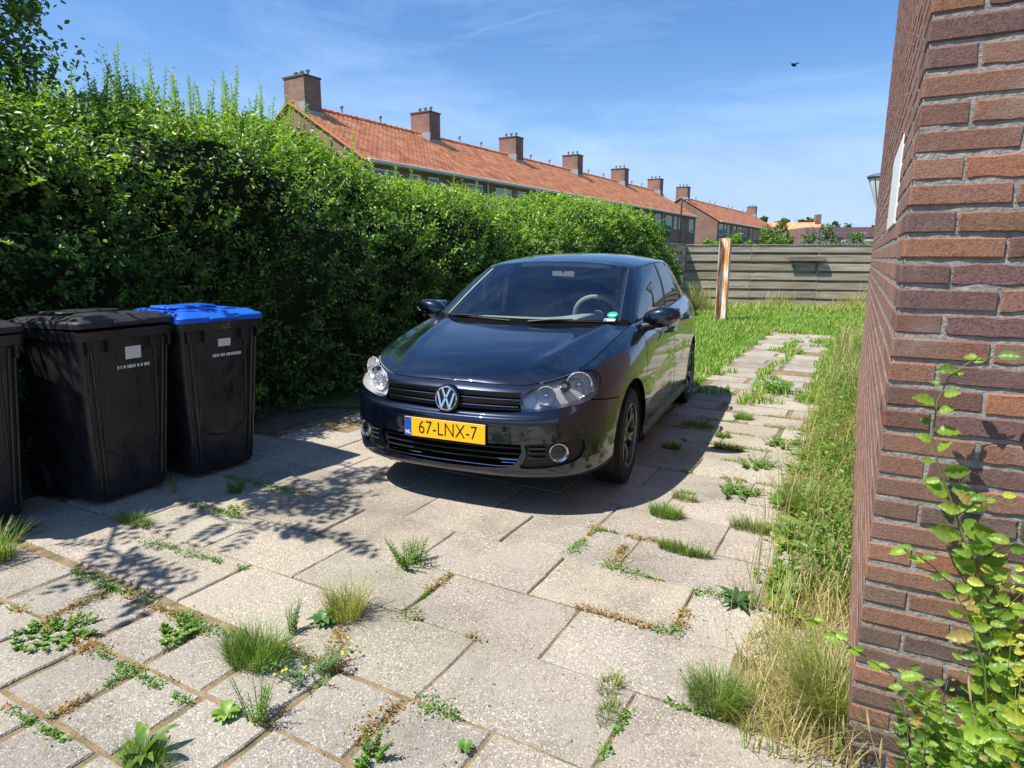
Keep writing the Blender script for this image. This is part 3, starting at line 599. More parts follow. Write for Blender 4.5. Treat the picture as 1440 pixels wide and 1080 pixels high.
def shrub():
    root = empty('shrub', tuple(wloc(.34, .14, 0)), 0, 'bright green toothed leaved shrub climbing the brick corner, lower right', 'shrub')
    inv = Matrix.Translation(-root.location); st = MB(); lf = MB()
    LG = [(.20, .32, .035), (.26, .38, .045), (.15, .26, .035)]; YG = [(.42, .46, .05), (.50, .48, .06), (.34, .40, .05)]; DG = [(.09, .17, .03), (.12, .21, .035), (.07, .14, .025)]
    def shoot(pts, rad, leafs, L, pal, side=1.0, start=.0):
        pts = [Vector(p) for p in pts]; st.tube([inv @ p for p in pts], [rad * (1 - .7 * i / (len(pts) - 1)) for i in range(len(pts))], 6)
        seg = [0]; 
        for i in range(len(pts) - 1): seg.append(seg[-1] + (pts[i + 1] - pts[i]).length)
        for k in range(leafs):
            d = seg[-1] * (start + (1 - start) * k / max(leafs - 1, 1)); i = max(j for j in range(len(pts) - 1) if seg[j] <= d + 1e-6); f = (d - seg[i]) / max(seg[i + 1] - seg[i], 1e-6)
            p = pts[i].lerp(pts[i + 1], min(f, 1)); ax = (pts[i + 1] - pts[i]).normalized()
            sd_ = 1 if k % 2 else -1; lat = Vector((WA[0], WA[1], 0)) * sd_; outv = Vector((-WB[0], -WB[1], 0))
            D = (lat * random.uniform(.6, 1.1) * side + ax * random.uniform(.1, .6) + outv * random.uniform(-.1, .5) + Vector((0, 0, random.uniform(-.3, .3)))); Nn = (outv * .8 + Vector((random.uniform(-.9, .4), random.uniform(-.6, .6), random.uniform(-.1, 1.1)))).normalized()
            sz = L * random.uniform(.45, 1.2) * (1 - .35 * (k / max(leafs, 1)) ** 3); c = random.choice(pal); t = random.uniform(.75, 1.2)
            if random.random() < .06: c = (.34, .26, .08)
            toothed_leaf(lf, inv @ (p + D.normalized() * .008), D, Nn, sz, sz * random.uniform(.62, .78), (c[0] * t, c[1] * t, c[2] * t), random.uniform(-.1, .5))
    main = [(.302, .05), (.300, .30), (.295, .442), (.273, .552), (.244, .659), (.219, .713), (.198, .757), (.174, .819), (.147, .886), (.122, .94), (.103, 1.008), (.103, 1.099), (.12, 1.162), (.154, 1.199), (.200, 1.218)]
    shoot([wloc(x, .09, z) for x, z in main], .0042, 38, .058, LG, start=.28)
    for (x0, z0, x1, z1, ln) in ((.244, .659, .18, .80, .05), (.219, .713, .30, .80, .055), (.174, .819, .24, .90, .045), (.273, .552, .20, .68, .05), (.273, .552, .34, .72, .055), (.29, .48, .24, .62, .05)):
        shoot([wloc(x0, .09, z0), wloc((x0 + x1) / 2, .12, (z0 + z1) / 2 + .01), wloc(x1, .13, z1)], .0018, 6, ln, LG + YG[:1], start=.2)
    shoot([wloc(x, .30, z) for x, z in [(.30, .02), (.28, .25), (.237, .354), (.177, .405), (.119, .43), (.075, .47), (.033, .494), (-.022, .52), (-.063, .549), (-.118, .571)]], .0028, 22, .045, LG, start=.25)
    shoot([wloc(x, .18, z) for x, z in [(.30, .1), (.28, .35), (.258, .485), (.227, .569), (.195, .634), (.165, .681), (.134, .71), (.105, .731), (.078, .749), (.055, .757)]], .0028, 22, .046, LG, start=.3)
    for k in range(135):      # the body of the shrub
        x0 = random.uniform(.16, .62); o0 = random.uniform(.04, .26); h_ = random.uniform(.55, 1.0) * min(.80, .18 + 1.75 * (x0 - .04)); tx = x0 + random.uniform(-.12, .12); oo = o0 + random.uniform(-.03, .16)
        if k % 3 == 0: h_ *= .55
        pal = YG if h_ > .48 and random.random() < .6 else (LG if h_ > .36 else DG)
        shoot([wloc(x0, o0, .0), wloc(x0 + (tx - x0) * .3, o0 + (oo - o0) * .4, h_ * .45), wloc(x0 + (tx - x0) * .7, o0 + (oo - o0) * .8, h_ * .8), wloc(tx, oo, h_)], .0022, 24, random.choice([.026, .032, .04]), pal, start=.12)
    st.build('stem', M_stem, root, smooth=True); lf.build('foliage', M_leafb, root, smooth=True, usecol=True)
shrub()
# small second plant creeping over the paving edge
sd_ = MB()
for k in range(5):
    x = random.uniform(-.02, .36); b = wloc(x, .22 + .1 * random.random(), 0); tp = b + Vector((random.uniform(-.10, .05), random.uniform(-.05, .05), random.uniform(.25, .5)))
    sd_.tube([b, (b + tp) / 2 + Vector((.01, 0, .02)), tp], [.0012, .001, .0006], 5); d = (tp - b).normalized()
    sd_.tube([tp, tp + d * .03, tp + d * .06], [.0022, .0035, .0008], 6)
o = sd_.build('seed_stalks', principled('straw', (.45, .36, .16), .8), None); tag(o, 'pale dry seed stalks in front of the brick corner', 'grass')

# ================================================================== FENCES
M_wood = noisemat('weathered_wood', [(.25, (.22, .18, .135)), (.5, (.39, .335, .265)), (.75, (.54, .475, .385))], scale=3, detail=10, rough=.95, bump=.004, bscale=30, attr=True)
def stretch_wood(m, sc3):
    t, N, Lk, B = NT(m); co = [n for n in N if n.type == 'TEX_COORD'][0]; mp = N.new('ShaderNodeMapping'); mp.inputs['Scale'].default_value = sc3
    for n in [n for n in N if n.type == 'TEX_NOISE']: Lk(mp.outputs[0], n.inputs['Vector'])
    Lk(co.outputs['Object'], mp.inputs[0])
stretch_wood(M_wood, (.35, 1, 5))
def fence(p0, p1, label, h=1.76, n=7, post_every=1.85):
    p0 = Vector((*p0, 0)); p1 = Vector((*p1, 0)); L_ = (p1 - p0).length; root = empty('board_fence', p0, math.atan2(p1.y - p0.y, p1.x - p0.x), label, 'fence', 'wooden fences round the plot')
    pitch = .262; x = 0; k = 0; rnd = random.Random(5)
    while x < L_ - .05:
        x1 = min(x + post_every * 1.0, L_); bo = MB()
        for r in range(n):
            z0 = .03 + r * pitch; hh = .180 if r < n - 1 else .180; t = rnd.uniform(.8, 1.15); y = -.012 if True else .0
            top = z0 + hh + rnd.uniform(-.008, .008); sag = rnd.uniform(-.006, .006); m_ = 10; 
            for s_ in range(m_):
                a0, a1 = x + (x1 - x) * s_ / m_ , x + (x1 - x) * (s_ + 1) / m_
            bo.box(x + .004, x1 - .004, -.045 + rnd.uniform(0, .004), -.022, z0 + sag, top + sag, 0, (t, t, t * .97), bev=.003)
            # boards on the far side cover the gaps from behind, set lower
            if r < n - 1: bo.box(x + .004, x1 - .004, .055, .075, z0 + .15, z0 + .15 + .15, 0, (t * .9, t * .9, t * .85))
        bo.build('boards', M_wood, root, usecol=True)
        k += 1; x = x1
    for i in range(int(L_ / (post_every / 1.0)) + 2):
        px = min(i * post_every, L_); po_ = MB(); hh = h + .0 + rnd.uniform(-.02, .03); po_.box(px - .04, px + .04, -.018, .05, -.1, hh, 0, (.8, .8, .78), bev=.004); po_.build('post', M_wood, root, usecol=True)
    cp = MB(); x = 0
    while x < L_: x1 = min(x + post_every, L_); cp.box(x + .012, x1 - .012, -.06, .085, h + .035, h + .06, 0, (.85, .86, .8), bev=.004); x = x1
    cp.build('top_rail', M_wood, root, usecol=True); return root
FA = (5.14, 19.6); FB = (12.9, 18.15)
fence(FA, FB, 'weathered grey horizontal board fence across the back of the lawn', n=7)
fence((1.0, 12.3), (FA[0] - .05, FA[1] - .02), 'dark shaded board fence running back along the hedge to the corner', n=7)
fd = (Vector((*FB, 0)) - Vector((*FA, 0))).normalized()
shelf = empty('fence_shelf', Vector((*FA, 0)) + fd * 3.35 + Vector((fd.y, -fd.x, 0)) * .05 + Vector((0, 0, 1.36)), math.atan2(fd.y, fd.x), 'weathered wooden planter shelf hung on the front of the back fence', 'shelf')
s_ = MB(); s_.box(-.5, .5, -.13, 0, .10, .125, 0, (.7, .7, .65), bev=.003); s_.box(-.5, .5, -.13, -.11, 0.0, .10, 0, (.62, .62, .56), bev=.003); s_.build('shelf_board', M_wood, shelf, usecol=True)
for sx in (-.3, .3):
    b_ = MB(); b_.tube([(sx, -.01, -.20), (sx, -.11, .02)], .018, 6, 0, (.5, .5, .45)); b_.box(sx - .018, sx + .018, -.03, 0, -.30, .1, 0, (.5, .5, .45)); b_.build('bracket', M_wood, shelf, usecol=True)
# dry grasses at the fence
def dry_clump(cx, cy, n, r, label, h=(.3, .8)):
    P = np.c_[RNG.normal(0, r, n), RNG.normal(0, r * .25, n), np.zeros(n)]; H = RNG.uniform(*h, n); V, F = blade_geo(P, H, RNG.uniform(0, 6.28, n), H * RNG.uniform(.05, .6, n), np.full(n, .010)); o = mesh_np('dry_grass_clump', V, F, M_grass, col=np.repeat(pick(np.array([[.50, .42, .22], [.42, .36, .18], [.30, .32, .10]]), n), 8, 0)); o.location = (cx, cy, 0); tag(o, label, 'grass', 'dry grass clumps at the fence')
dry_clump(5.0, 17.6, 240, .20, 'dry straw coloured grass clump at the left end of the fence, beside the car', (.3, 1.0))
dry_clump(7.7, 18.75, 160, .25, 'dry grass clump at the foot of the fence right of the rusty post', (.2, .6))
dry_clump(10.2, 17.9, 520, .38, 'tall dry grass clump in front of the fence near the street lamp', (.3, .95))
dry_clump(9.5, 18.2, 260, .3, 'lower dry grass clump under the right side of the fence shelf', (.2, .6))

# rusted steel post
M_rust = principled('white_paint_and_rust', rough=.65); t, N, Lk, B = NT(M_rust)
co = N.new('ShaderNodeTexCoord'); mp = N.new('ShaderNodeMapping'); mp.inputs['Scale'].default_value = (9, 9, 1.1); no = N.new('ShaderNodeTexNoise'); no.inputs['Scale'].default_value = 2.2; no.inputs['Detail'].default_value = 8
Lk(co.outputs['Object'], mp.inputs[0]); Lk(mp.outputs[0], no.inputs['Vector']); rr = ramp(N, [(.47, (.74, .72, .66)), (.51, (.70, .36, .11)), (.64, (.55, .20, .05))]); Lk(no.outputs[0], rr.inputs[0]); Lk(rr.outputs[0], B.inputs['Base Color'])
ps = MB(); hb = 1.86
ps.box(-.115, .115, -.115, -.103, 0, hb, bev=.001); ps.box(-.115, .115, .103, .115, 0, hb, bev=.001); ps.box(-.005, .005, -.1028, .1028, 0, hb)
o = ps.build('steel_post', M_rust); o.location = (4.73, 14.72, 0); o.rotation_euler = (0, 0, math.radians(62)); tag(o, 'white painted rusty steel post standing in the lawn', 'post')
# street lamp beyond the building corner
lr = empty('street_lamp', (7.12, 13.0, 0), 0, 'grey cone shaped street lamp on a black pole half hidden behind the brick building', 'street lamp')
M_black = principled('black_metal', (.015, .015, .017), .45, .3); M_lampg = principled('lamp_glass', (.62, .64, .63), .25, spec=.6)
q = MB(); q.tube([(0, 0, 0), (0, 0, 2.46)], [.04, .03], 12); q.lathe([(.055, 2.36), (.055, 2.44), (.03, 2.46)], 14); q.build('pole', M_black, lr, smooth='auto')
q = MB(); q.lathe([(.07, 2.42), (.25, 2.95), (.25, 2.97), (.0, 2.97)], 24); q.build('lamp_glass', M_lampg, lr, smooth='auto')
q = MB(); q.lathe([(.255, 2.94), (.275, 2.97), (.27, 3.0), (.15, 3.04), (.0, 3.05)], 24)
for k in range(4): a = k * math.pi / 2 + .5; q.tube([(.072 * math.cos(a), .072 * math.sin(a), 2.42), (.255 * math.cos(a), .255 * math.sin(a), 2.95)], .010, 5)
q.build('lamp_cap', principled('grey_metal', (.20, .20, .20), .5, .6), lr, smooth='auto')
# bird
bd = MB(); bd.lathe([(0, -.09), (.018, -.06), (.032, -.01), (.03, .03), (.016, .06), (0, .075)], 10, Matrix.Rotation(math.pi / 2, 4, 'Y'))
for sgn in (-1, 1): bd.grid([[(.01 + .03 * math.cos(f * 1.5), sgn * (.02 + .10 * f), .02 + .03 * f), (-.035 + .02 * f, sgn * (.02 + .10 * f), .02 + .03 * f), (-.03 + .02 * f, sgn * (.02 + .10 * f), .012 + .03 * f)] for f in (0, .33, .66, 1)])
o = bd.build('bird', principled('dark_feathers', (.02, .02, .025), .7), None, smooth=True); o.location = (5.63, 14, 5.24); o.rotation_euler = (.3, .1, .6); tag(o, 'small dark bird flying in the blue sky above the fence', 'bird')
# ================================================================== HEDGE
HD = np.array([.489, .872]); HN = np.array([-.872, .489])
def hp(s_, c_, z): return np.c_[HD[0] * s_ + HN[0] * c_, HD[1] * s_ + HN[1] * c_, z]
HS = np.array([-1.5, 2.3, 3.3, 3.9, 4.7, 5.7, 6.2, 7.0, 8.8, 11.4, 13.0, 14.0, 15.3, 16.4, 17.4]); HH = np.array([2.62, 2.62, 2.60, 2.60, 2.62, 2.45, 2.22, 2.18, 2.22, 2.26, 2.40, 2.55, 2.45, 2.2, 1.7])
M_hedge = leafmat('hedge_leaf', rough=.44, trans=.30, spec=.5)
def hedge():
    root = empty('hedge', (0, 0, 0), 0, 'tall dense green privet hedge along the left side behind the bins and the car', 'hedge')
    AR_ = .95
    def prof(s_, w):
        """outline of the hedge section: w 0 foot, .55 start of the rounded shoulder, 1 top front, 1.6 top back -> c, z, normal (c,z)"""
        top = np.interp(s_, HS, HH) + .26 * (fbm(np.c_[s_ * 1.1, s_ * 0, s_ * 0], 33) - .5)
        a = np.clip((w - .55) / .45, 0, 1) * np.pi / 2; ar = AR_ * (.75 + .5 * vnoise(np.c_[s_ * .6, s_ * 0, s_ * 0], 44))
        z = np.where(w < .55, w / .55 * (top - ar * .8), top - ar * .8 + ar * .8 * np.sin(a)); c = 4.74 + ar * (1 - np.cos(a)) + np.clip(w - 1, 0, 1) * 1.2
        nc = -np.cos(a); nz = np.sin(a)
        lump = fbm(np.c_[s_ * 1.25, z * 1.5, c * 1.2], 21, 3) - .5; lump2 = fbm(np.c_[s_ * 4, z * 4, c * 4 + 7], 22, 2) - .5; d = .85 * lump + .34 * lump2
        return c + nc * d, z + nz * d * .8, nc, nz
    def surf(s_, z_): return prof(s_, np.clip(z_ / 1.6 * .55, 0, .55))[0]
    core = MB(); G_ = []
    for s0 in np.arange(-1.5, 17.4, .2):
        row = []
        for w in (0, .08, .16, .24, .32, .40, .48, .55, .62, .70, .78, .86, .93, 1.0, 1.2, 1.4, 1.6):
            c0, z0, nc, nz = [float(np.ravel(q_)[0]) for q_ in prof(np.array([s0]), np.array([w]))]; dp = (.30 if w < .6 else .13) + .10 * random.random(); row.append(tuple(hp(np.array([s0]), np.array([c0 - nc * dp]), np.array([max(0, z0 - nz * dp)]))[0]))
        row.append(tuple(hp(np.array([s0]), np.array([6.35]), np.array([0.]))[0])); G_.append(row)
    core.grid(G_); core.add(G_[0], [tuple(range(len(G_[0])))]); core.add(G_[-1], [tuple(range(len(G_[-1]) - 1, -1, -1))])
    core.build('dark_core', noisemat('hedge_core_dark', [(.4, (.014, .022, .008)), (.7, (.032, .042, .017))], scale=14, detail=8, rough=1, bump=.05, bscale=14), root)  # solid dark core added inside the leaves to block light
    Ps, Ds, Ns, Ss, Cs = [], [], [], [], []
    PAL = np.array([[.055, .115, .02], [.07, .14, .022], [.085, .165, .026], [.05, .11, .02], [.11, .20, .03]])
    YPAL = np.array([[.25, .37, .055], [.31, .43, .075], [.16, .30, .04], [.34, .42, .10], [.24, .34, .08]])
    nT = 29000; s_ = -1.4 + 18.7 * RNG.random(nT) ** 1.4; w = RNG.random(nT) * 1.5
    c_, z_, nc, nz = prof(s_, w); dd = .24 * RNG.random(nT) ** 1.4 - .04; c_ = c_ - nc * dd; z_ = np.maximum(z_ - nz * dd, .03)
    outn = HN[None] * nc[:, None]; outn = np.c_[outn, nz + .15]; ctr = hp(s_, c_, z_); far = np.clip((s_ - 4) / 10, 0, 1)
    tw = norm(RNG.normal(0, .55, (nT, 3)) + outn + np.array([0, 0, .25])); young = RNG.random(nT) < np.clip((w - .34) * 1.6, .10, .9)
    sz_t = RNG.uniform(.75, 1.2, nT)
    gap_ = fbm(np.c_[s_ * 2.6, z_ * 2.6, c_ * 2.6], 55, 3); kp = (gap_ > .42) | (w > .75) | (RNG.random(nT) < .25); s_, w, ctr, tw, young, sz_t, far = s_[kp], w[kp], ctr[kp], tw[kp], young[kp], sz_t[kp], far[kp]; nT = int(kp.sum())
    for k in range(9):
        P = ctr + tw * (.02 * k - .05) + RNG.normal(0, .012, (nT, 3)); D = norm(np.cross(tw, RNG.normal(0, 1, (nT, 3)))) + tw * .6; Nn = tw * .5 + RNG.normal(0, .5, (nT, 3)) + np.array([0, 0, .5])
        c = pick(PAL, nT); c[young] = pick(YPAL, young.sum()); Ps.append(P); Ds.append(D); Ns.append(Nn); Ss.append(.040 * (1 + .5 * far) * sz_t * RNG.uniform(.7, 1.3, nT)); Cs.append(c)
    # upright shoots
    sh = MB(); nS = 760
    for i in range(nS):
        s0 = -1.2 + 18.3 * random.random() ** (1.6); w0 = random.uniform(.78, 1.5); c0, zt, _a, _b = [float(np.ravel(q_)[0]) for q_ in prof(np.array([s0]), np.array([w0]))]; near_ = s0 < 6
        L_ = random.uniform(.12, .5) if near_ else random.uniform(.08, .28)
        if random.random() < .08 and near_: L_ += .15
        zb = zt - .12; b = Vector(hp(np.array([s0]), np.array([c0]), np.array([zb]))[0]); lean = Vector((random.gauss(0, .13), random.gauss(0, .13), 1)).normalized(); tp = b + lean * (L_ + .12)
        sh.tube([b, b.lerp(tp, .5), tp], [.004, .003, .0015], 4, 0, cap=False); n = int((L_ + .12) * 95); t = np.linspace(.1, 1, n); P = np.array([b.lerp(tp, x) for x in t]); th = np.arange(n) * 1.65 + random.random() * 6
        D = np.c_[np.cos(th), np.sin(th), np.full(n, .75)]; Nn = np.c_[-np.cos(th) * .5, -np.sin(th) * .5, np.ones(n)] + RNG.normal(0, .25, (n, 3)); far1 = min(1, max(0, (s0 - 4) / 10))
        Ps.append(P); Ds.append(D); Ns.append(Nn); Ss.append(.042 * (1 + .5 * far1) * (1.15 - .5 * t) * RNG.uniform(.8, 1.2, n)); Cs.append(pick(YPAL, n))
        if random.random() < .16:   # cream flower panicles
            n = 22; P = np.array(tp) + np.c_[RNG.normal(0, .022, (n, 2)), RNG.uniform(-.04, .07, n)]; Ps.append(P); Ds.append(RNG.normal(0, 1, (n, 3)) + [0, 0, .6]); Ns.append(RNG.normal(0, 1, (n, 3))); Ss.append(np.full(n, .017)); Cs.append(pick(np.array([[.48, .42, .26], [.42, .30, .16]]), n))
    tag(sh.build('twigs', principled('twig', (.09, .08, .04), .8), root), kind='stuff')
    # a few side shoots hanging out of the face
    for i in range(240):
        s0 = random.uniform(-1, 16); c0, z0, _a, _b = [float(np.ravel(q_)[0]) for q_ in prof(np.array([s0]), np.array([random.uniform(.1, .9)]))]; b = Vector(hp(np.array([s0]), np.array([c0]), np.array([z0]))[0]); d = (Vector((.872, -.489, 0)) + Vector((random.gauss(0, .5), random.gauss(0, .5), random.uniform(-.1, .9)))).normalized(); L_ = random.uniform(.1, .3)
        n = int(L_ * 75); t = np.linspace(0, 1, n); P = np.array([b + d * L_ * x for x in t]); th = np.arange(n) * 3.14 + random.random(); sdv = np.array(d.cross(Vector((0, 0, 1))).normalized()); D = sdv[None] * np.cos(th)[:, None] + np.array(d)[None] * .6
        Nn = np.array([[0, 0, 1.0]]).repeat(n, 0) + RNG.normal(0, .4, (n, 3)); Ps.append(P); Ds.append(D); Ns.append(Nn); Ss.append(.042 * RNG.uniform(.8, 1.25, n)); Cs.append(pick(YPAL, n))
    ct = np.concatenate; leaf_obj('foliage', ct(Ps), ct(Ds), ct(Ns), ct(Ss), ct(Cs), M_hedge, root, wid=.52)
hedge()
# ---- generic tree / bush
M_bark = noisemat('bark', [(.3, (.06, .045, .03)), (.7, (.14, .11, .08))], scale=8, detail=8, rough=1, bump=.02, bscale=20)
def tree(name, loc, H, R_, label, cat='tree', trunk=.12, leaf=.06, n=9000, pal=None, blobs=14, zlow=.3, group=None, limbs=None, flower=None, flat=.75, seed=1):
    rnd = random.Random(seed); pal = pal if pal is not None else np.array([[.04, .10, .02], [.06, .14, .025], [.08, .17, .03]]); root = empty(name, loc, 0, label, cat, group); tk = MB(); cen = []
    tk.tube([(0, 0, -.1), (.03 * H, 0, H * .3), (0, .02 * H, H * .62), (0, 0, H * .85)], [trunk, trunk * .8, trunk * .5, trunk * .15], 9)
    for k in range(blobs):
        a = k * 2.4 + rnd.random(); zz = zlow + (1 - zlow) * ((k + .5) / blobs); rad = R_ * math.sqrt(max(.05, 1 - ((zz - (zlow + 1) / 2) / (.5 * (1 - zlow) + .08)) ** 2)) * rnd.uniform(.45, .85)
        c = Vector((math.cos(a) * rad, math.sin(a) * rad, zz * H * .95)); cen.append((c, R_ * rnd.uniform(.28, .5))); tk.tube([(0, 0, max(zlow * .5, zz - .3) * H), tuple(c * .6 + Vector((0, 0, zz * H * .35))), tuple(c)], [trunk * .35, trunk * .2, trunk * .06], 5)
    if limbs:
        for pts, rr in limbs: tk.tube(pts, [trunk * .35 * (1 - .75 * i / (len(pts) - 1)) for i in range(len(pts))], 6); cen.append((Vector(pts[-1]), rr)); cen.append((Vector(pts[-2]), rr * .8))
    tk.build('trunk', M_bark, root, smooth=True)
    Ps, Cs = [], []; tot = sum(r ** 2 for _, r in cen)
    for c, r in cen:
        m_ = int(n * r * r / tot); sub = max(6, m_ // 26); d = norm(RNG.normal(0, 1, (sub, 3))); cc = np.array(c) + d * (r * RNG.uniform(.45, 1.05, (sub, 1))) * np.array([1, 1, flat]); P = np.repeat(cc, 26, 0) + RNG.normal(0, r * .13, (sub * 26, 3)); Ps.append(P); Cs.append(np.repeat(pick(pal, sub), 26, 0) * RNG.uniform(.8, 1.2, (sub * 26, 1)))
    P = np.concatenate(Ps); n2 = len(P); D = RNG.normal(0, 1, (n2, 3)); Nn = RNG.normal(0, .6, (n2, 3)) + np.array([0, 0, .8]); leaf_obj('crown', P, D, Nn, leaf * RNG.uniform(.7, 1.3, n2), np.concatenate(Cs), M_hedge, root, wid=.55)
    if flower is not None:
        Pf = [];
        for c, r in cen:
            for q_ in range(5): d = norm(RNG.normal(0, 1, 3) + np.array([-.2, -.7, .5])); Pf.append(np.array(c) + d * r * 1.1 + RNG.normal(0, .035, (30, 3)) * np.array([1, 1, 1.8]))
        P = np.concatenate(Pf); n2 = len(P); leaf_obj('flowers', P, RNG.normal(0, 1, (n2, 3)), RNG.normal(0, 1, (n2, 3)), np.full(n2, .05), pick(flower, n2), M_hedge, root)
    return root
# tree rising behind the hedge at the upper left
gt_ = tree('garden_tree', (-5.15, 5.0, 0), 5.1, 1.42, 'dark leaved tree rising behind the hedge at the upper left corner', leaf=.05, n=44000, blobs=20, zlow=.45, trunk=.10, pal=np.array([[.09, .16, .04], [.13, .21, .05], [.17, .25, .06]]),
     limbs=[([(0, 0, 2.4), (.7, .1, 3.0), (1.35, .25, 3.32)], .30), ([(0, 0, 2.0), (1.2, -1.2, 2.9), (2.1, -1.9, 3.3)], .33), ([(0, 0, 2.2), (1.3, -.8, 3.0), (1.9, -1.2, 3.45), (2.3, -1.5, 3.4)], .22)], seed=4)
# a long thin branch of that tree reaching out over the paving (its leaf shadows lie on the slabs)
def branch():
    tw = MB(); Ps, Ds = [], []; rnd = random.Random(8)
    mains = [[(.3, -.4, 2.0), (1.2, -1.5, 2.7), (2.0, -2.2, 2.85), (2.75, -2.35, 2.75)], [(1.2, -1.5, 2.7), (1.9, -1.75, 2.75), (2.6, -1.8, 2.62)], [(1.2, -1.5, 2.7), (1.7, -2.5, 2.6), (2.3, -2.8, 2.4)], [(.5, -.6, 2.2), (1.4, -1.1, 2.5), (2.2, -1.2, 2.4)]]
    for pts in mains:
        pts = [Vector(p) for p in pts]; tw.tube(pts, [.02, .012, .008, .003][:len(pts)], 6)
        for i in range(len(pts) - 1):
            for k in range(11):
                p = pts[i].lerp(pts[i + 1], rnd.random()); d = ((pts[i + 1] - pts[i]).normalized() * .8 + Vector((rnd.gauss(0, .6), rnd.gauss(0, .6), rnd.gauss(0, .2)))).normalized()
                if i == 0 and rnd.random() < .6: continue
                L_ = rnd.uniform(.2, .45); tw.tube([p, p + d * L_], [.003, .001], 4)
                for q_ in range(10): Ps.append(p + d * L_ * (q_ + 1) / 10); sdv = d.cross(Vector((0, 0, 1))).normalized() * (1 if q_ % 2 else -1); Ds.append(sdv + d * .7)
    P = np.array([tuple(p) for p in Ps]); D = np.array([tuple(d) for d in Ds]); n = len(P)
    tw.build('branch', M_bark, gt_); leaf_obj('branch_leaves', P, D, RNG.normal(0, .35, (n, 3)) + [0, 0, 1], RNG.uniform(.055, .09, n), pick(np.array([[.06, .14, .025], [.09, .18, .03]]), n), M_hedge, gt_, wid=.5)
branch()
# plants beyond the fence
BG = 'bushes behind the back fence'
tree('garden_bush', (5.05, 22.6, 0), 2.6, .8, 'round dark green bush behind the fence between hedge and brick gable', 'bush', .06, .09, 5000, None, 9, .15, BG, seed=5)
tree('garden_bush', (8.1, 23.5, 0), 2.35, .62, 'fresh light green bush behind the fence right of the steel post', 'bush', .05, .08, 3200, np.array([[.16, .30, .03], [.20, .36, .04]]), 7, .15, BG, seed=6)
tree('garden_bush', (7.3, 23.9, 0), 2.2, .55, 'fresh light green bush behind the fence left of the steel post', 'bush', .05, .08, 2600, np.array([[.16, .30, .03], [.20, .36, .04]]), 7, .15, BG, seed=7)
BUD = np.array([[.16, .22, .10], [.20, .26, .13], [.11, .18, .06]]); LIL = np.array([[.34, .22, .42], [.42, .28, .48], [.30, .18, .36]])
tree('butterfly_bush', (9.9, 25.0, 0), 2.5, .95, 'grey green butterfly bush behind the fence, left of the purple flowering one', 'bush', .06, .09, 6000, np.array([[.14, .22, .06], [.20, .28, .08], [.12, .18, .05]]), 10, .15, BG, seed=8)
tree('butterfly_bush', (11.5, 25.0, 0), 2.6, .95, 'butterfly bush with lilac flower spikes behind the fence', 'bush', .06, .09, 6500, BUD, 11, .15, BG, flower=LIL, seed=9)
tree('garden_bush', (12.7, 24.6, 0), 2.35, .6, 'lilac flowered bush at the right end of the bushes behind the fence', 'bush', .05, .09, 3000, BUD, 8, .15, BG, flower=LIL, seed=10)
tree('garden_bush', (11.0, 28.0, 0), 2.95, .8, 'taller reddish green shrub behind the butterfly bushes', 'bush', .05, .10, 3600, np.array([[.18, .20, .06], [.12, .20, .05], [.24, .20, .08]]), 9, .3, BG, seed=12)
tree('garden_bush', (17.4, 33, 0), 2.7, .8, 'small bush in front of the low modern building', 'bush', .05, .12, 2600, np.array([[.20, .30, .06], [.14, .22, .05]]), 7, .15, BG, seed=13)
TGp = 'trees on the horizon'; DK = np.array([[.035, .07, .018], [.05, .10, .025], [.06, .11, .03]])
for i, (x, y, H, R_, lb) in enumerate([(58, 160, 10.8, 4.5, 'rounded dark tree on the horizon behind the roof, leftmost of the far trees'), (65, 162, 10.2, 4.8, 'dark tree on the horizon left of the far chimney'), (72, 163, 10.6, 4.4, 'dark tree on the horizon just right of the far chimney'), (78, 160, 9.6, 4.6, 'dark tree on the horizon over the left part of the low modern building'), (86, 160, 8.6, 4, 'dark tree on the horizon over the right part of the low modern building')]):
    tree('horizon_tree', (x, y, 0), H, R_, lb, 'tree', .3, .7, 2600, DK, 9, .2, TGp, seed=20 + i)

# ================================================================== TERRACED HOUSES
M_fbrick = principled('house_brick', rough=.9, spec=.2); t, N, Lk, B = NT(M_fbrick)
co = N.new('ShaderNodeTexCoord'); bt = N.new('ShaderNodeTexBrick'); bt.inputs['Scale'].default_value = 1; bt.inputs['Brick Width'].default_value = .22; bt.inputs['Row Height'].default_value = .0625; bt.inputs['Mortar Size'].default_value = .010; bt.inputs['Color1'].default_value = (.20, .095, .075, 1); bt.inputs['Color2'].default_value = (.29, .145, .105, 1); bt.inputs['Mortar'].default_value = (.25, .22, .19, 1)
sx = N.new('ShaderNodeSeparateXYZ'); cx = N.new('ShaderNodeCombineXYZ'); ad = N.new('ShaderNodeMath'); Lk(co.outputs['Object'], sx.inputs[0]); Lk(sx.outputs[0], ad.inputs[0]); Lk(sx.outputs[1], ad.inputs[1]); Lk(ad.outputs[0], cx.inputs[0]); Lk(sx.outputs[2], cx.inputs[1]); Lk(cx.outputs[0], bt.inputs['Vector'])
no = N.new('ShaderNodeTexNoise'); no.inputs['Scale'].default_value = .8; no.inputs['Detail'].default_value = 8; Lk(co.outputs['Object'], no.inputs['Vector']); rr = ramp(N, [(.35, (.78, .76, .76)), (.65, (1.15, 1.12, 1.1))]); Lk(no.outputs[0], rr.inputs[0]); x = N.new('ShaderNodeMixRGB'); x.blend_type = 'MULTIPLY'; x.inputs[0].default_value = 1; Lk(bt.outputs[0], x.inputs[1]); Lk(rr.outputs[0], x.inputs[2]); Lk(x.outputs[0], B.inputs['Base Color'])
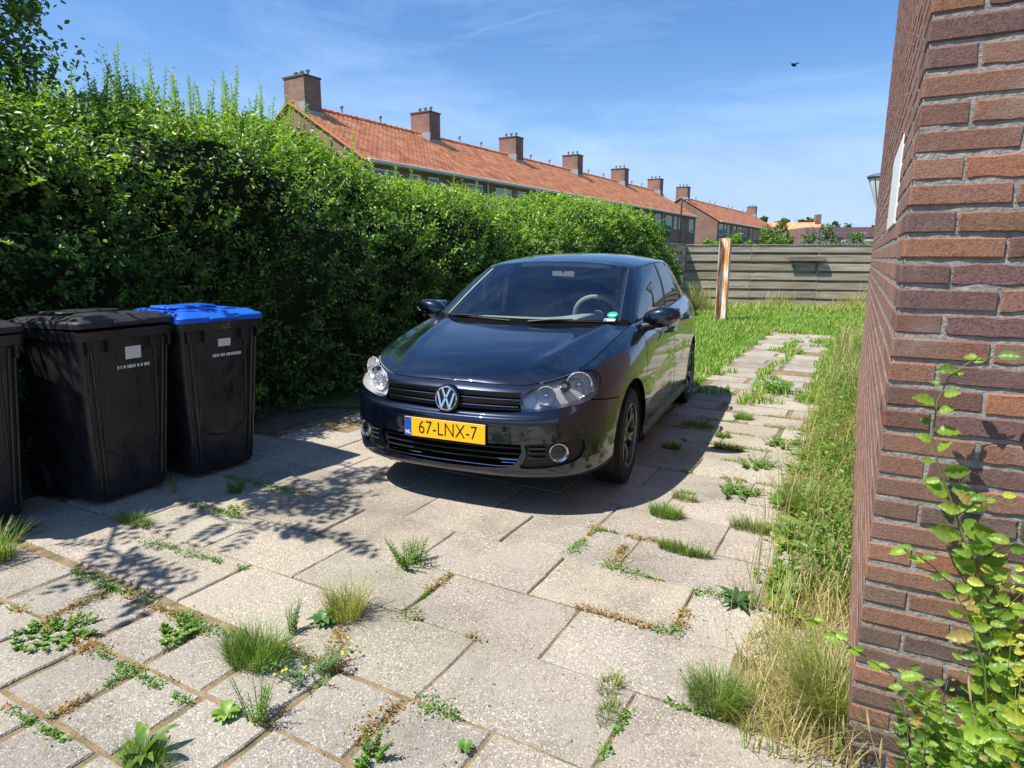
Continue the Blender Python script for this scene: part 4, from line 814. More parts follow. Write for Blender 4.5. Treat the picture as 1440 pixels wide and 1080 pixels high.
M_tile = noisemat('clay_tile', [(.3, (.56, .185, .08)), (.5, (.76, .29, .14)), (.7, (.84, .39, .21))], scale=1.6, detail=9, rough=.8, attr=True)
M_white = principled('white_frame', (.72, .72, .70), .5); M_pane = principled('window_pane', (.02, .03, .035), .06, spec=1.0); M_curt = principled('curtain', (.55, .55, .52), .9); M_zinc = principled('painted_gutter', (.62, .60, .56), .6); M_lead = principled('lead', (.34, .36, .38), .6, .3)
RD = np.array([.537, .843]); RN = np.array([-.843, .537])   # along the row, away behind
def house(s0, s1, label, first=False, last=False, group='terraced houses in the long row', c0=20.75, EZ=5.55, half=4.3, RZ=8.08, seed=0, chim=None, chz=1.22, lo=False, name='terraced_house'):
    rnd = random.Random(seed); o3 = RD * s0 + RN * c0; L_ = s1 - s0
    root = empty(name, (o3[0], o3[1], 0), math.atan2(RD[1], RD[0]), label, 'house', group)   # local x along the row, y to the back, z up
    wl = MB(); gl = .0
    wl.add([(0, 0, 0), (L_, 0, 0), (L_, 0, EZ), (0, 0, EZ)], [(0, 1, 2, 3)]); wl.add([(0, 2 * half, 0), (L_, 2 * half, 0), (L_, 2 * half, EZ), (0, 2 * half, EZ)], [(3, 2, 1, 0)])
    for x_, fl in ((0, first), (L_, last)):
        if fl or True: wl.add([(x_, 0, 0), (x_, 2 * half, 0), (x_, 2 * half, EZ), (x_, half, RZ - .12), (x_, 0, EZ)], [(0, 4, 3, 2, 1) if x_ == 0 else (0, 1, 2, 3, 4)])
    wl.build('wall', M_fbrick, root)
    # pantile roof: real ripples and steps
    nt_ = max(2, int(L_ / .30)); ncs = 17; slope = math.hypot(half + .35, RZ - EZ + .35 * (RZ - EZ) / half); rise = (RZ - EZ) / half
    xs = []; zs = []
    for i in range(nt_):
        for f, zz in ((0, 0), (.22, .035), (.5, .05), (.78, .02)): xs.append(L_ * (i + f) / nt_); zs.append(zz)
    xs.append(L_); zs.append(0)
    for side in (0, 1):
        if lo and side == 1: continue
        V = []; C_ = []; F = []; m_ = len(xs); rowi = 0
        for r in range(ncs):
            for e, (f, up) in enumerate(((0, .045), (1, .0))):
                d = (r + f) / ncs; y = -.35 + (half + .35) * d; zb = EZ - .35 * rise + (half + .35) * d * rise + .03 + up
                for i_, (x_, zz) in enumerate(zip(xs, zs)):
                    V.append((x_, y if side == 0 else 2 * half - y, zb + zz)); tcol = .80 + .4 * ((hash((i_ // 4, r, seed)) % 1000) / 1000); C_.append((tcol, tcol, tcol))
        for r in range(2 * ncs - 1):
            for i_ in range(m_ - 1):
                f = (r * m_ + i_, r * m_ + i_ + 1, (r + 1) * m_ + i_ + 1, (r + 1) * m_ + i_); F.append(f if side == 0 else f[::-1])
        mesh_np('roof', V, np.array(F), M_tile, root, col=np.array(C_))
    rg = MB(); k = int(L_ / .4)
    for i in range(k): rg.tube([(L_ * i / k, half, RZ + .07), (L_ * (i + 1) / k, half, RZ + .10)], [.11, .125], 8, 0, (.8, .8, .8))
    rg.build('ridge_tiles', M_tile, root, usecol=True)
    gt = MB(); gt.box(0, L_, -.50, -.36, EZ - .22, EZ - .08, bev=.02); gt.box(0, L_, -.35, 0, EZ - .20, EZ - .16); gt.build('gutter', M_zinc, root)
    vg = MB()
    if first: vg.tube([(-.06, -.36, EZ - .18), (-.06, half, RZ + .06)], .06, 6); vg.tube([(-.06, 2 * half + .3, EZ - .15), (-.06, half, RZ + .06)], .06, 6); vg.build('verge_tiles', principled('verge', (.40, .13, .06), .8), root)
    for chx in (chim or []):
        cw, cd_ = 1.35, .95; cx_ = chx; ch = MB(); ch.box(cx_ - cd_ / 2, cx_ + cd_ / 2, half - cw / 2, half + cw / 2, RZ - 1.2, RZ + chz); c_o = ch.build('chimney', M_fbrick, root)
        cp = MB(); cp.box(cx_ - cd_ / 2 - .04, cx_ + cd_ / 2 + .04, half - cw / 2 - .04, half + cw / 2 + .04, RZ + chz, RZ + chz + .07); cp.build('chimney_cap', principled('cap', (.10, .08, .08), .9), c_o)
        for k in range(3): p_ = MB(); y_ = half - .4 + .4 * k; p_.tube([(cx_, y_, RZ + chz + .05), (cx_, y_, RZ + chz + .3)], .07, 8); p_.tube([(cx_, y_, RZ + chz + .30), (cx_, y_, RZ + chz + .36)], .11, 8); p_.build('chimney_pot', M_lead, c_o)
        ld = MB(); ld.box(cx_ - cd_ / 2 - .12, cx_ + cd_ / 2 + .06, half - cw / 2 - .10, half - cw / 2 - .005, RZ - .62, RZ - .22); ld.box(cx_ - cd_ / 2 - .10, cx_ - cd_ / 2 - .004, half - cw / 2 - .1, half + .2, RZ - .5, RZ + .12); ld.build('lead_flashing', M_lead, c_o)
    def window(x0, x1, z0, z1, mull=1, pc=False):
        fr = MB(); d = .06; fr.box(x0, x1, -.03, .02, z1 - d, z1); fr.box(x0, x1, -.03, .02, z0, z0 + d); fr.box(x0, x0 + d, -.029, .019, z0 + d, z1 - d); fr.box(x1 - d, x1, -.029, .019, z0 + d, z1 - d)
        for k in range(mull): xm = x0 + (x1 - x0) * (k + 1) / (mull + 1); fr.box(xm - .035, xm + .035, -.028, .018, z0 + d, z1 - d)
        f = fr.build('window', M_white, root); p_ = MB(); p_.box(x0 + .05, x1 - .05, -.012, -.004, z0 + .05, z1 - .05); p_.build('pane', M_curt if pc else M_pane, f); s_ = MB(); s_.box(x0 - .05, x1 + .05, -.10, -.03, z0 - .07, z0 - .005); s_.build('sill', M_lead, f)
    xq = .9
    z1 = EZ - .38
    window(.7, 2.3, z1 - 1.25, z1, 1, rnd.random() < .3); window(3.0, 3.75, z1 - 1.1, z1, 0); window(4.35, 5.1, z1 - 1.1, z1, 0, rnd.random() < .4)
    window(.7, 2.9, .9, 2.5, 2)
    if L_ > 6.5: window(L_ - 1.9, L_ - .6, z1 - 1.25, z1, 1)
    for k in range(2): p_ = MB(); x_ = L_ * (.35 + .3 * k) + rnd.uniform(-.4, .4); p_.tube([(x_, half + .15, RZ - .1), (x_, half + .15, RZ + .5)], .055, 8); p_.lathe([(.10, RZ + .48), (.10, RZ + .56), (0, RZ + .62)], 10, Matrix.Translation((x_, half + .15, 0))); p_.build('vent_pipe', M_lead, root)
    dr = MB(); dr.box(L_ - 1.7, L_ - .75, -.03, .02, .05, 2.3); dr.build('door', M_white, root)
    dp = MB(); dp.tube([(L_ - .15, -.08, EZ - .2), (L_ - .15, -.08, 0)], .045, 8); dp.build('downpipe', M_zinc, root)
    return root
names = ['first house of the long terrace, with the gable wall and the biggest chimney', 'second house of the long terrace, next to the gable house', 'third house from the near gable of the long terrace', 'fourth house from the near gable of the long terrace', 'last house of the long terrace, before the gap']
edges = [20.7, 30.1, 39.1, 48.2, 57.6, 67.0]
for i in range(5):
    house(edges[i], edges[i + 1], names[i], i == 0, i == 4, seed=i, chim=[.75 if i == 0 else 0.0] + ([9.2] if i == 4 else []))
e2 = [75.2, 84, 92.8, 101.6, 110.4]; n2_ = ['near house of the second terrace, with bare brick gable', 'second house of the farther terrace', 'third house of the farther terrace', 'last house of the farther terrace, with the small chimney']
for i in range(4):
    house(e2[i], e2[i + 1], n2_[i], i == 0, i == 3, group='terraced houses in the second row', seed=9 + i, chim=[.6] if i == 0 else ([8.4] if i == 3 else []))
# single house beyond
hb2 = empty('far_house', (48.5, 121, 0), math.radians(-12), 'far orange roofed house beyond the second terrace', 'house')
q = MB(); q.add([(-4, 0, 0), (7.6, 0, 0), (7.6, 0, 5.2), (-4, 0, 5.2), (7.6, 8, 0), (7.6, 8, 5.2), (7.6, 4, 7.6)], [(0, 1, 2, 3), (1, 4, 5, 6, 2)]); q.box(-3.9, 7.5, .1, 7.9, 0, 5.1); q.build('wall', M_fbrick, hb2)
q = MB(); q.add([(-4, -.4, 5.0), (7.7, -.4, 5.0), (7.7, 4, 7.9), (-4, 4, 7.9), (-4, 8.4, 5.0), (7.7, 8.4, 5.0)], [(0, 1, 2, 3), (3, 2, 5, 4)], 0, (1, 1, 1)); q.build('roof', M_tile, hb2, usecol=True)
q = MB(); q.box(6.7, 7.7, 3.4, 4.6, 6.5, 9.3); q.build('chimney', M_fbrick, hb2)
# low modern buildings
mb_ = empty('flat_building', (40.5, 92, 0), math.radians(-6), 'low purple brown flat roofed modern building with a dark window band', 'building')
M_mauve = noisemat('mauve_cladding', [(.4, (.22, .13, .14)), (.6, (.27, .165, .17))], scale=2, rough=.85)
q = MB(); q.box(0, 16, 0, 12, 0, 3.0); q.box(0, 16, .05, 12, 4.25, 5.6); q.box(0, 16, .35, 12, 3.0, 4.25); q.build('wall', M_mauve, mb_)
q = MB(); q.box(.1, 10.5, .22, .30, 3.05, 4.2); q.build('window', M_pane, mb_)
q = MB()
for k in range(9): q.box(.3 + k * 1.25, .38 + k * 1.25, .12, .215, 3.02, 4.22)
q.build('window_frame', M_white, mb_)
q = MB(); q.box(11.5, 15.5, -.05, -.002, 3.0, 5.2); q.build('louvre_panel', principled('blue_grey_panel', (.18, .25, .30), .6), mb_)
ws_ = empty('white_shed', (36.6, 70, 0), math.radians(-5), 'small white flat roofed box building near the street lamp', 'building')
q = MB(); q.box(0, 6, 0, 4, 0, 3.15); q.build('wall', principled('white_render', (.70, .70, .68), .8), ws_); q = MB(); q.box(-.2, 6.2, -.3, 4.2, 3.17, 3.4); q.build('roof', M_zinc, ws_)
q = MB(); q.box(1.3, 2.6, -.03, -.002, 2.35, 2.62); q.build('window', M_pane, ws_)
# tall street light in front of the second terrace
tl = empty('street_light', (12.6, 50, 0), math.radians(32), 'thin dark street light with a bent arm in front of the brick gable', 'street lamp')
q = MB(); q.tube([(0, 0, 0), (0, 0, 5.35), (.06, 0, 5.55), (.25, 0, 5.65), (.75, 0, 5.72)], [.06, .05, .04, .04, .035], 8); q.build('pole', M_black, tl, smooth='auto')
q = MB(); q.box(.55, 1.1, -.08, .08, 5.66, 5.76, bev=.02); q.build('lamp_head', principled('lamp_grey', (.3, .3, .3), .5), tl)
# ================================================================== WHEELIE BINS
M_bin = noisemat('bin_plastic', [(.35, (.010, .010, .012)), (.62, (.018, .018, .020)), (.8, (.05, .048, .044))], scale=5, detail=10, rough=.3, spec=.5)
def scuffs(m):
    t, N, Lk, B = NT(m); co = N.new('ShaderNodeTexCoord'); mp = N.new('ShaderNodeMapping'); mp.inputs['Scale'].default_value = (3, 3, 1.2); no = N.new('ShaderNodeTexNoise'); no.inputs['Scale'].default_value = 7; no.inputs['Detail'].default_value = 12; no.inputs['Roughness'].default_value = .7
    Lk(co.outputs['Object'], mp.inputs[0]); Lk(mp.outputs[0], no.inputs['Vector']); r = ramp(N, [(.40, (.22, .22, .22)), (.62, (.55, .55, .55))]); Lk(no.outputs[0], r.inputs[0]); Lk(r.outputs[0], B.inputs['Roughness'])
scuffs(M_bin)
M_binlid = noisemat('lid_plastic', [(.35, (.016, .016, .018)), (.7, (.03, .03, .033))], scale=9, detail=8, rough=.5, spec=.4)
M_blue = noisemat('blue_lid_plastic', [(.35, (.006, .085, .50)), (.7, (.010, .13, .62))], scale=5, detail=8, rough=.45, spec=.4)
M_tyre = principled('rubber', (.012, .012, .012), .75, spec=.3); M_lab = principled('worn_white_label', (.62, .63, .60), .6)
def bin_(loc, az, label, lidmat, lab=True, lidrot=0, mark=0):
    """front face looks to local -y, width along x"""
    root = empty('wheelie_bin', loc, az, label, 'wheelie bin', 'wheelie bins in front of the hedge'); H = 1.0
    mb = MB(); n = 7; rings = []
    def ring(z, wx, y0, y1, r, rec=0):
        P = []; 
        for (cx, cy, a0) in ((wx - r, y0 + r, -90), (wx - r, y1 - r, 0), (-wx + r, y1 - r, 90), (-wx + r, y0 + r, 180)):
            for k in range(5): a = math.radians(a0 + 90 * k / 4); P.append((cx + r * math.cos(a), cy + r * math.sin(a), z))
        return P
    lv = [(.03, .215, -.235, .235), (.06, .225, -.245, .245), (.25, .235, -.262, .26), (.55, .252, -.29, .29), (.86, .268, -.318, .32), (.93, .272, -.325, .335)]
    R_ = [ring(z, wx, y0, y1, .045) for z, wx, y0, y1 in lv]
    R_ += [ring(.935, .290, -.345, .35, .03), ring(.985, .293, -.350, .355, .03), ring(.99, .286, -.343, .348, .03), ring(.99, .26, -.31, .32, .03)]
    V = [p for r in R_ for p in r]; m_ = 20; F = [tuple(range(m_ - 1, -1, -1))]
    for i in range(len(R_) - 1):
        for k in range(m_): j = (k + 1) % m_; F.append((i * m_ + k, i * m_ + j, (i + 1) * m_ + j, (i + 1) * m_ + k))
    F.append(tuple((len(R_) - 1) * m_ + k for k in range(m_))); mb.add(V, F)
    # raised ribs at the front corners and the sunken panel rim with its rounded bottom
    def fy(z): return -np.interp(z, [l[0] for l in lv], [-l[2] for l in lv])
    def fw(z): return np.interp(z, [l[0] for l in lv], [l[1] for l in lv])
    for sgn in (-1, 1):
        pts = [(sgn * (fw(z) - .055), fy(z) - .004, z) for z in np.linspace(.10, .92, 9)]; mb.tube(pts, .010, 6)
        pts = [(sgn * (fw(z) - .028), fy(z) - .001, z) for z in np.linspace(.06, .92, 9)]; mb.tube(pts, .008, 6)
    pts = [];
    for k in range(17): a = math.pi * k / 16; x_ = .165 * math.cos(a); z = .36 - .10 * math.sin(a); pts.append((x_, fy(z) - .001, z))
    mb.tube([(pts[0][0], fy(.9), .90)] + pts + [(pts[-1][0], fy(.9), .90)], .007, 6)
    for k in (-.24, -.13, .13, .24): mb.box(k - .008, k + .008, -.352, -.318, .87, .935)
    mb.build('body', M_bin, root, smooth='auto')
    # lid
    ld = MB(); T = Matrix.Translation((0, .34, .992)) @ Matrix.Rotation(lidrot, 4, 'X') @ Matrix.Translation((0, -.34, 0))
    def lring(z, ins, y0=-.365, y1=.345): return [tuple(T @ Vector(p)) for p in ring(z, .296 - ins, y0 + ins, y1 - ins, max(.012, .045 - ins * .5))]
    R_ = [lring(-.006, 0), lring(.022, .002), lring(.032, .012), lring(.034, .030), lring(.050, .055), lring(.056, .075), lring(.052, .10), lring(.050, .17), lring(.058, .20), lring(.060, .24)]
    V = [p for r in R_ for p in r]; F = []
    for i in range(len(R_) - 1):
        for k in range(m_): j = (k + 1) % m_; F.append((i * m_ + k, i * m_ + j, (i + 1) * m_ + j, (i + 1) * m_ + k))
    F.append(tuple((len(R_) - 1) * m_ + k for k in range(m_))); F.append(tuple(range(m_ - 1, -1, -1))); ld.add(V, F)
    ld.box(-.10, .10, -.385, -.355, .0, .024, T=T, bev=.006); ld.box(-.17, .17, -.02, .22, .052, .072, T=T, bev=.008)
    l_o = ld.build('lid', lidmat, root, smooth='auto')
    hg = MB(); hg.tube([(-.26, .385, 1.0), (.26, .385, 1.0)], .014, 8)
    for x_ in (-.25, -.12, .12, .25): hg.tube([(x_, .33, 1.0), (x_, .385, 1.0)], .014, 6)
    hg.build('handle', M_bin, root, smooth='auto')
    for sgn in (-1, 1): wb = MB(); wb.lathe([(.03, -.022), (.092, -.024), (.10, -.012), (.10, .012), (.092, .024), (.03, .022)], 24, Matrix.Translation((sgn * .235, .29, .10)) @ Matrix.Rotation(math.pi / 2, 4, 'Y')); wb.build('wheel', M_tyre, root, smooth='auto')
    root.scale = (1.0, 1.0, 1.045)
    if lab:
        lb = MB(); z0 = .80 - .0
        def q_(x0, x1, z0, z1): lb.add([(x0, fy(z0) - .0035, z0), (x1, fy(z0) - .0035, z0), (x1, fy(z1) - .0035, z1), (x0, fy(z1) - .0035, z1)], [(0, 1, 2, 3)])
        if mark == 0: q_(-.02, .075, .815, .885)
        else: q_(-.03, .058, .828, .875)
        lb.build('label', M_lab, root); lb = MB(); x_ = -.07; rnd = random.Random(mark + 3)
        while x_ < .12: w_ = rnd.uniform(.006, .018); q_(x_, x_ + w_, .765, .783); x_ += w_ + rnd.choice([.003, .003, .010])
        lb.build('label_print', M_lab, root)
    return root
# az: the width axis (x) of each bin
bin_((-2.50, 3.84, 0), math.radians(64), 'black wheelie bin with a black lid and a white patch label, middle of the three', M_binlid, mark=0, lidrot=math.radians(-1.5))
bin_((-2.14, 4.34, 0), math.radians(56), 'black wheelie bin with a bright blue lid', M_blue, mark=1)
bin_((-3.02, 3.33, 0), math.radians(60), 'black wheelie bin with a grey black lid, cut by the left edge of the photo', M_binlid, lab=False, lidrot=math.radians(-1))
# ================================================================== CAR
def pchip(x,y,xi):
    x=np.asarray(x,float);y=np.asarray(y,float);xi=np.clip(np.asarray(xi,float),x[0],x[-1])
    if y.ndim==1: return pchip(x,y[:,None],xi)[...,0]
    h=np.diff(x)[:,None];d=np.diff(y,axis=0)/h
    m=np.zeros_like(y)
    w1=2*h[1:]+h[:-1];w2=h[1:]+2*h[:-1]
    with np.errstate(all='ignore'):
        t=(w1+w2)/(w1/d[:-1]+w2/d[1:])
    m[1:-1]=np.where(d[:-1]*d[1:]>0,np.nan_to_num(t),0)
    m[0]=d[0];m[-1]=d[-1]
    i=np.clip(np.searchsorted(x,xi,side='right')-1,0,len(x)-2)
    hh=(x[i+1]-x[i])[...,None];u=((xi-x[i])[...,None])/hh
    return (y[i]*(1+2*u)*(1-u)**2+hh*m[i]*u*(1-u)**2+y[i+1]*u*u*(3-2*u)+hh*m[i+1]*u*u*(u-1))
def crom(x,y,xi):
    "finite-difference cubic (smooth, may overshoot slightly)"
    x=np.asarray(x,float);y=np.asarray(y,float);xi=np.clip(np.asarray(xi,float),x[0],x[-1])
    h=np.diff(x)[:,None];d=np.diff(y,axis=0)/h
    m=np.zeros_like(y);m[1:-1]=(d[:-1]*h[1:]+d[1:]*h[:-1])/(h[1:]+h[:-1]);m[0]=d[0];m[-1]=d[-1]
    i=np.clip(np.searchsorted(x,xi,side='right')-1,0,len(x)-2)
    hh=(x[i+1]-x[i])[...,None];u=((xi-x[i])[...,None])/hh
    return (y[i]*(1+2*u)*(1-u)**2+hh*m[i]*u*(1-u)**2+y[i+1]*u*u*(3-2*u)+hh*m[i+1]*u*u*(u-1))
# station table: plan point (s,y), z levels, inward offsets d
PLAN=np.array([(0,0),(.004,.15),(.014,.30),(.036,.43),(.075,.55),(.135,.66),(.225,.75),(.345,.815),(.50,.852),(.72,.874),(.95,.884),(1.3,.888),(1.8,.889),(2.4,.889),(3.0,.889),(3.4,.886),(3.65,.873),(3.85,.84),(4.0,.78),(4.10,.69),(4.16,.55),(4.19,.33),(4.2,0)])
SEC=[ # plan index, z list, d list
(0,[.205,.228,.275,.38,.50,.558,.585,.668,.712,.738],[-.10,-.03,-.004,0,0,-.004,-.032,-.046,-.074,-.105]),
(3,[.205,.228,.275,.38,.50,.562,.590,.667,.708,.735],[-.10,-.03,-.004,0,0,-.004,-.030,-.050,-.080,-.115]),
(5,[.205,.228,.275,.38,.50,.575,.612,.69,.74,.77],[-.10,-.03,-.004,0,0,-.005,-.026,-.06,-.09,-.135]),
(7,[.208,.230,.28,.39,.52,.61,.68,.74,.79,.82],[-.08,-.025,-.003,0,-.003,-.010,-.024,-.055,-.09,-.135]),
(8,[.208,.232,.285,.41,.54,.64,.71,.77,.82,.85],[-.07,-.022,-.003,0,-.002,-.008,-.02,-.05,-.09,-.14]),
(9,[.20,.225,.30,.43,.57,.68,.76,.82,.87,.90],[-.06,-.02,-.004,0,0,-.006,-.018,-.045,-.09,-.14]),
(10,[.21,.235,.31,.44,.60,.72,.80,.865,.915,.945],[-.06,-.025,-.006,0,0,-.006,-.016,-.042,-.085,-.135]),
(11,[.20,.24,.32,.45,.61,.74,.83,.90,.955,.995],[-.08,-.035,-.01,-.002,0,-.006,-.014,-.034,-.07,-.12]),
(12,[.19,.235,.32,.45,.61,.745,.845,.91,.965,1.005],[-.09,-.04,-.012,-.002,0,-.006,-.013,-.030,-.062,-.100]),
(13,[.19,.235,.32,.45,.61,.75,.855,.92,.98,1.02],[-.09,-.04,-.012,-.002,0,-.006,-.012,-.030,-.062,-.100]),
(14,[.20,.245,.32,.45,.61,.755,.865,.935,1.0,1.05],[-.08,-.035,-.01,-.002,0,-.005,-.012,-.030,-.064,-.105]),
(15,[.22,.26,.33,.46,.62,.76,.87,.945,1.015,1.07],[-.06,-.03,-.008,-.001,0,-.005,-.014,-.035,-.07,-.115]),
(17,[.24,.27,.34,.47,.62,.76,.87,.95,1.02,1.075],[-.06,-.025,-.004,0,-.002,-.012,-.028,-.05,-.085,-.125]),
(19,[.26,.29,.36,.48,.60,.70,.80,.90,.99,1.06],[-.06,-.02,-.002,0,-.008,-.035,-.05,-.065,-.085,-.115]),
(22,[.26,.29,.36,.48,.60,.70,.80,.90,.99,1.05],[-.06,-.02,-.002,0,-.008,-.035,-.05,-.06,-.075,-.095])]
def chord(P):
    d=np.r_[0,np.cumsum(np.linalg.norm(np.diff(P,axis=0),axis=1))];return d/d[-1]
_c=chord(PLAN)
def plan(t):
    P=crom(_c,PLAN,t);e=1e-3
    Q=crom(_c,PLAN,np.clip(t+e,0,1))-crom(_c,PLAN,np.clip(t-e,0,1))
    n=np.stack([-Q[...,1],Q[...,0]],-1);n/=np.linalg.norm(n,axis=-1,keepdims=True)
    n[np.asarray(t)<=1e-9]=(-1,0);n[np.asarray(t)>=1-1e-9]=(1,0)
    return P,n
_k=np.array([_c[i] for i,_,_ in SEC]);_z=np.array([z for _,z,_ in SEC]);_d=np.array([d for _,_,d in SEC])
def lower(t,v):
    "t (N), v (M) in 0..1 -> (N,M,3) s,y,z"
    P,n=plan(t);z=pchip(_k,_z,t);d=pchip(_k,_d,t)
    lv=np.linspace(0,1,10)
    zz=np.stack([crom(lv,z.T,np.full(1,vv))[0] for vv in v],1);dd=np.stack([crom(lv,d.T,np.full(1,vv))[0] for vv in v],1)
    xy=P[:,None]+n[:,None]*dd[...,None]
    xy[...,1]=np.where(t[:,None]<1e-9,0,np.maximum(xy[...,1],0));xy[t>1-1e-9,:,1]=0
    return np.concatenate([xy,zz[...,None]],-1)
def tof_s(s,side=True):
    tt=np.linspace(0,1,4001);P,_=plan(tt);return float(np.interp(s,P[:,0],tt))
HC=np.array([(.10,.738),(.14,.768),(.2,.796),(.35,.848),(.5,.885),(.7,.924),(.9,.957),(1.1,.984),(1.3,1.0)])
def hoodc(s): return pchip(HC[:,0],HC[:,1],s)
def hoodz(s,y,ye,ze):
    zc=hoodc(s)
    base=zc+(ze-zc)*np.clip(y/ye,0,1)**2.4
    return base
# greenhouse
B=np.array([(1.06,0,.985),(1.075,.25,.987),(1.12,.45,.99),(1.175,.60,.993),(1.235,.693,.996),(1.30,.765,1.0),(1.55,.782,1.003),(2.0,.788,1.010),(2.36,.789,1.02),(2.7,.788,1.032),(3.05,.783,1.052),(3.3,.774,1.064),(3.6,.735,1.073),(3.82,.69,1.075),(3.98,.62,1.07),(4.06,.50,1.06),(4.09,.30,1.055),(4.10,0,1.05)])
R=np.array([(1.845,0,1.405),(1.85,.22,1.401),(1.862,.40,1.390),(1.872,.52,1.375),(1.885,.585,1.360),(1.93,.612,1.365),(2.05,.622,1.385),(2.3,.628,1.408),(2.52,.63,1.418),(2.72,.627,1.42),(2.92,.622,1.416),(3.10,.615,1.405),(3.4,.60,1.377),(3.62,.58,1.352),(3.77,.545,1.335),(3.83,.42,1.338),(3.85,.25,1.345),(3.86,0,1.35)])
NB=len(B)
BUL=np.array([.035,.034,.03,.02,.008,.012,.02,.024,.025,.024,.020,.014,.008,.004,.004,.02,.025,.03])
def green(k,v):
    "k fractional station index array, v array -> (N,M,3)"
    idx=np.arange(NB);b=crom(idx,B,k);r=crom(idx,R,k);bu=pchip(idx,BUL,k)
    T=crom(idx,B,np.clip(k+.02,0,NB-1))-crom(idx,B,np.clip(k-.02,0,NB-1))
    up=r-b;n=np.cross(up,T);n/=np.linalg.norm(n,axis=-1,keepdims=True)
    c=np.array([2.5,0,1.2]);sg=np.sign(((b-c)*n).sum(-1));n*=sg[:,None]
    V=v[None,:,None]
    P=b[:,None]*(1-V)+r[:,None]*V+n[:,None]*(bu[:,None,None]*np.sin(np.pi*V))
    P[k<1e-9,:,1]=0;P[k>NB-1-1e-9,:,1]=0
    return P
RC=np.array([(1.845,1.405),(1.95,1.424),(2.1,1.445),(2.4,1.471),(2.7,1.479),(3.1,1.470),(3.45,1.441),(3.7,1.402),(3.86,1.35)])
def roofc(s): return crom(RC[:,0],RC[:,1:],s)[...,0]
CA = -1.978
car = empty('parked_car', (-.382, 3.565, 0), CA, 'black five door hatchback parked on the paving in front of the hedge', 'car')
# the car frame: X forward (front bumper at 0), Y to the car's left, so a surface point (s,y,z) sits at (-s,y,z)
def paint():
    m = principled('black_car_paint', (.003, .007, .021), .30, 0.6, .25, coat=1.0, coat_rough=.012); t, N, Lk, B = NT(m)
    B.inputs['Coat IOR'].default_value = 1.72
    co = N.new('ShaderNodeTexCoord'); no = N.new('ShaderNodeTexNoise'); no.inputs['Scale'].default_value = 5; no.inputs['Detail'].default_value = 9; Lk(co.outputs['Object'], no.inputs['Vector'])
    r = ramp(N, [(.40, (.008, .008, .008)), (.70, (.03, .03, .03))]); Lk(no.outputs[0], r.inputs[0]); Lk(r.outputs[0], B.inputs['Coat Roughness']); return m
M_paint = paint()
M_plast = principled('black_plastic', (.012, .012, .012), .5, spec=.4); M_gloss = principled('gloss_black_trim', (.006, .006, .007), .12, spec=.5)
M_gap = principled('dark_gap', (.002, .002, .002), .9, spec=.1); M_chrome = principled('chrome', (.75, .76, .78), .08, 1.0); M_dchrome = principled('brushed_chrome', (.42, .43, .45), .22, 1.0)
def glassmat(name, tint, ior=1.5, rough=0.0):
    m = bpy.data.materials.new(name); m.use_nodes = True; t = m.node_tree; N = t.nodes; Lk = t.links.new; N.clear(); o = N.new('ShaderNodeOutputMaterial'); tr = N.new('ShaderNodeBsdfTransparent'); tr.inputs[0].default_value = (*tint, 1)
    gl = N.new('ShaderNodeBsdfGlossy'); gl.inputs['Roughness'].default_value = rough; fr = N.new('ShaderNodeFresnel'); fr.inputs[0].default_value = ior; mx = N.new('ShaderNodeMixShader'); Lk(fr.outputs[0], mx.inputs[0]); Lk(tr.outputs[0], mx.inputs[1]); Lk(gl.outputs[0], mx.inputs[2]); Lk(mx.outputs[0], o.inputs[0]); return m
M_wind = glassmat('windscreen_glass', (.90, .98, .97), 2.2); M_side = glassmat('side_glass', (.60, .68, .68), 3.2); M_lens = glassmat('lamp_lens', (.97, .98, .99), 1.45)
def c3(P): return (-P[0], P[1], P[2])
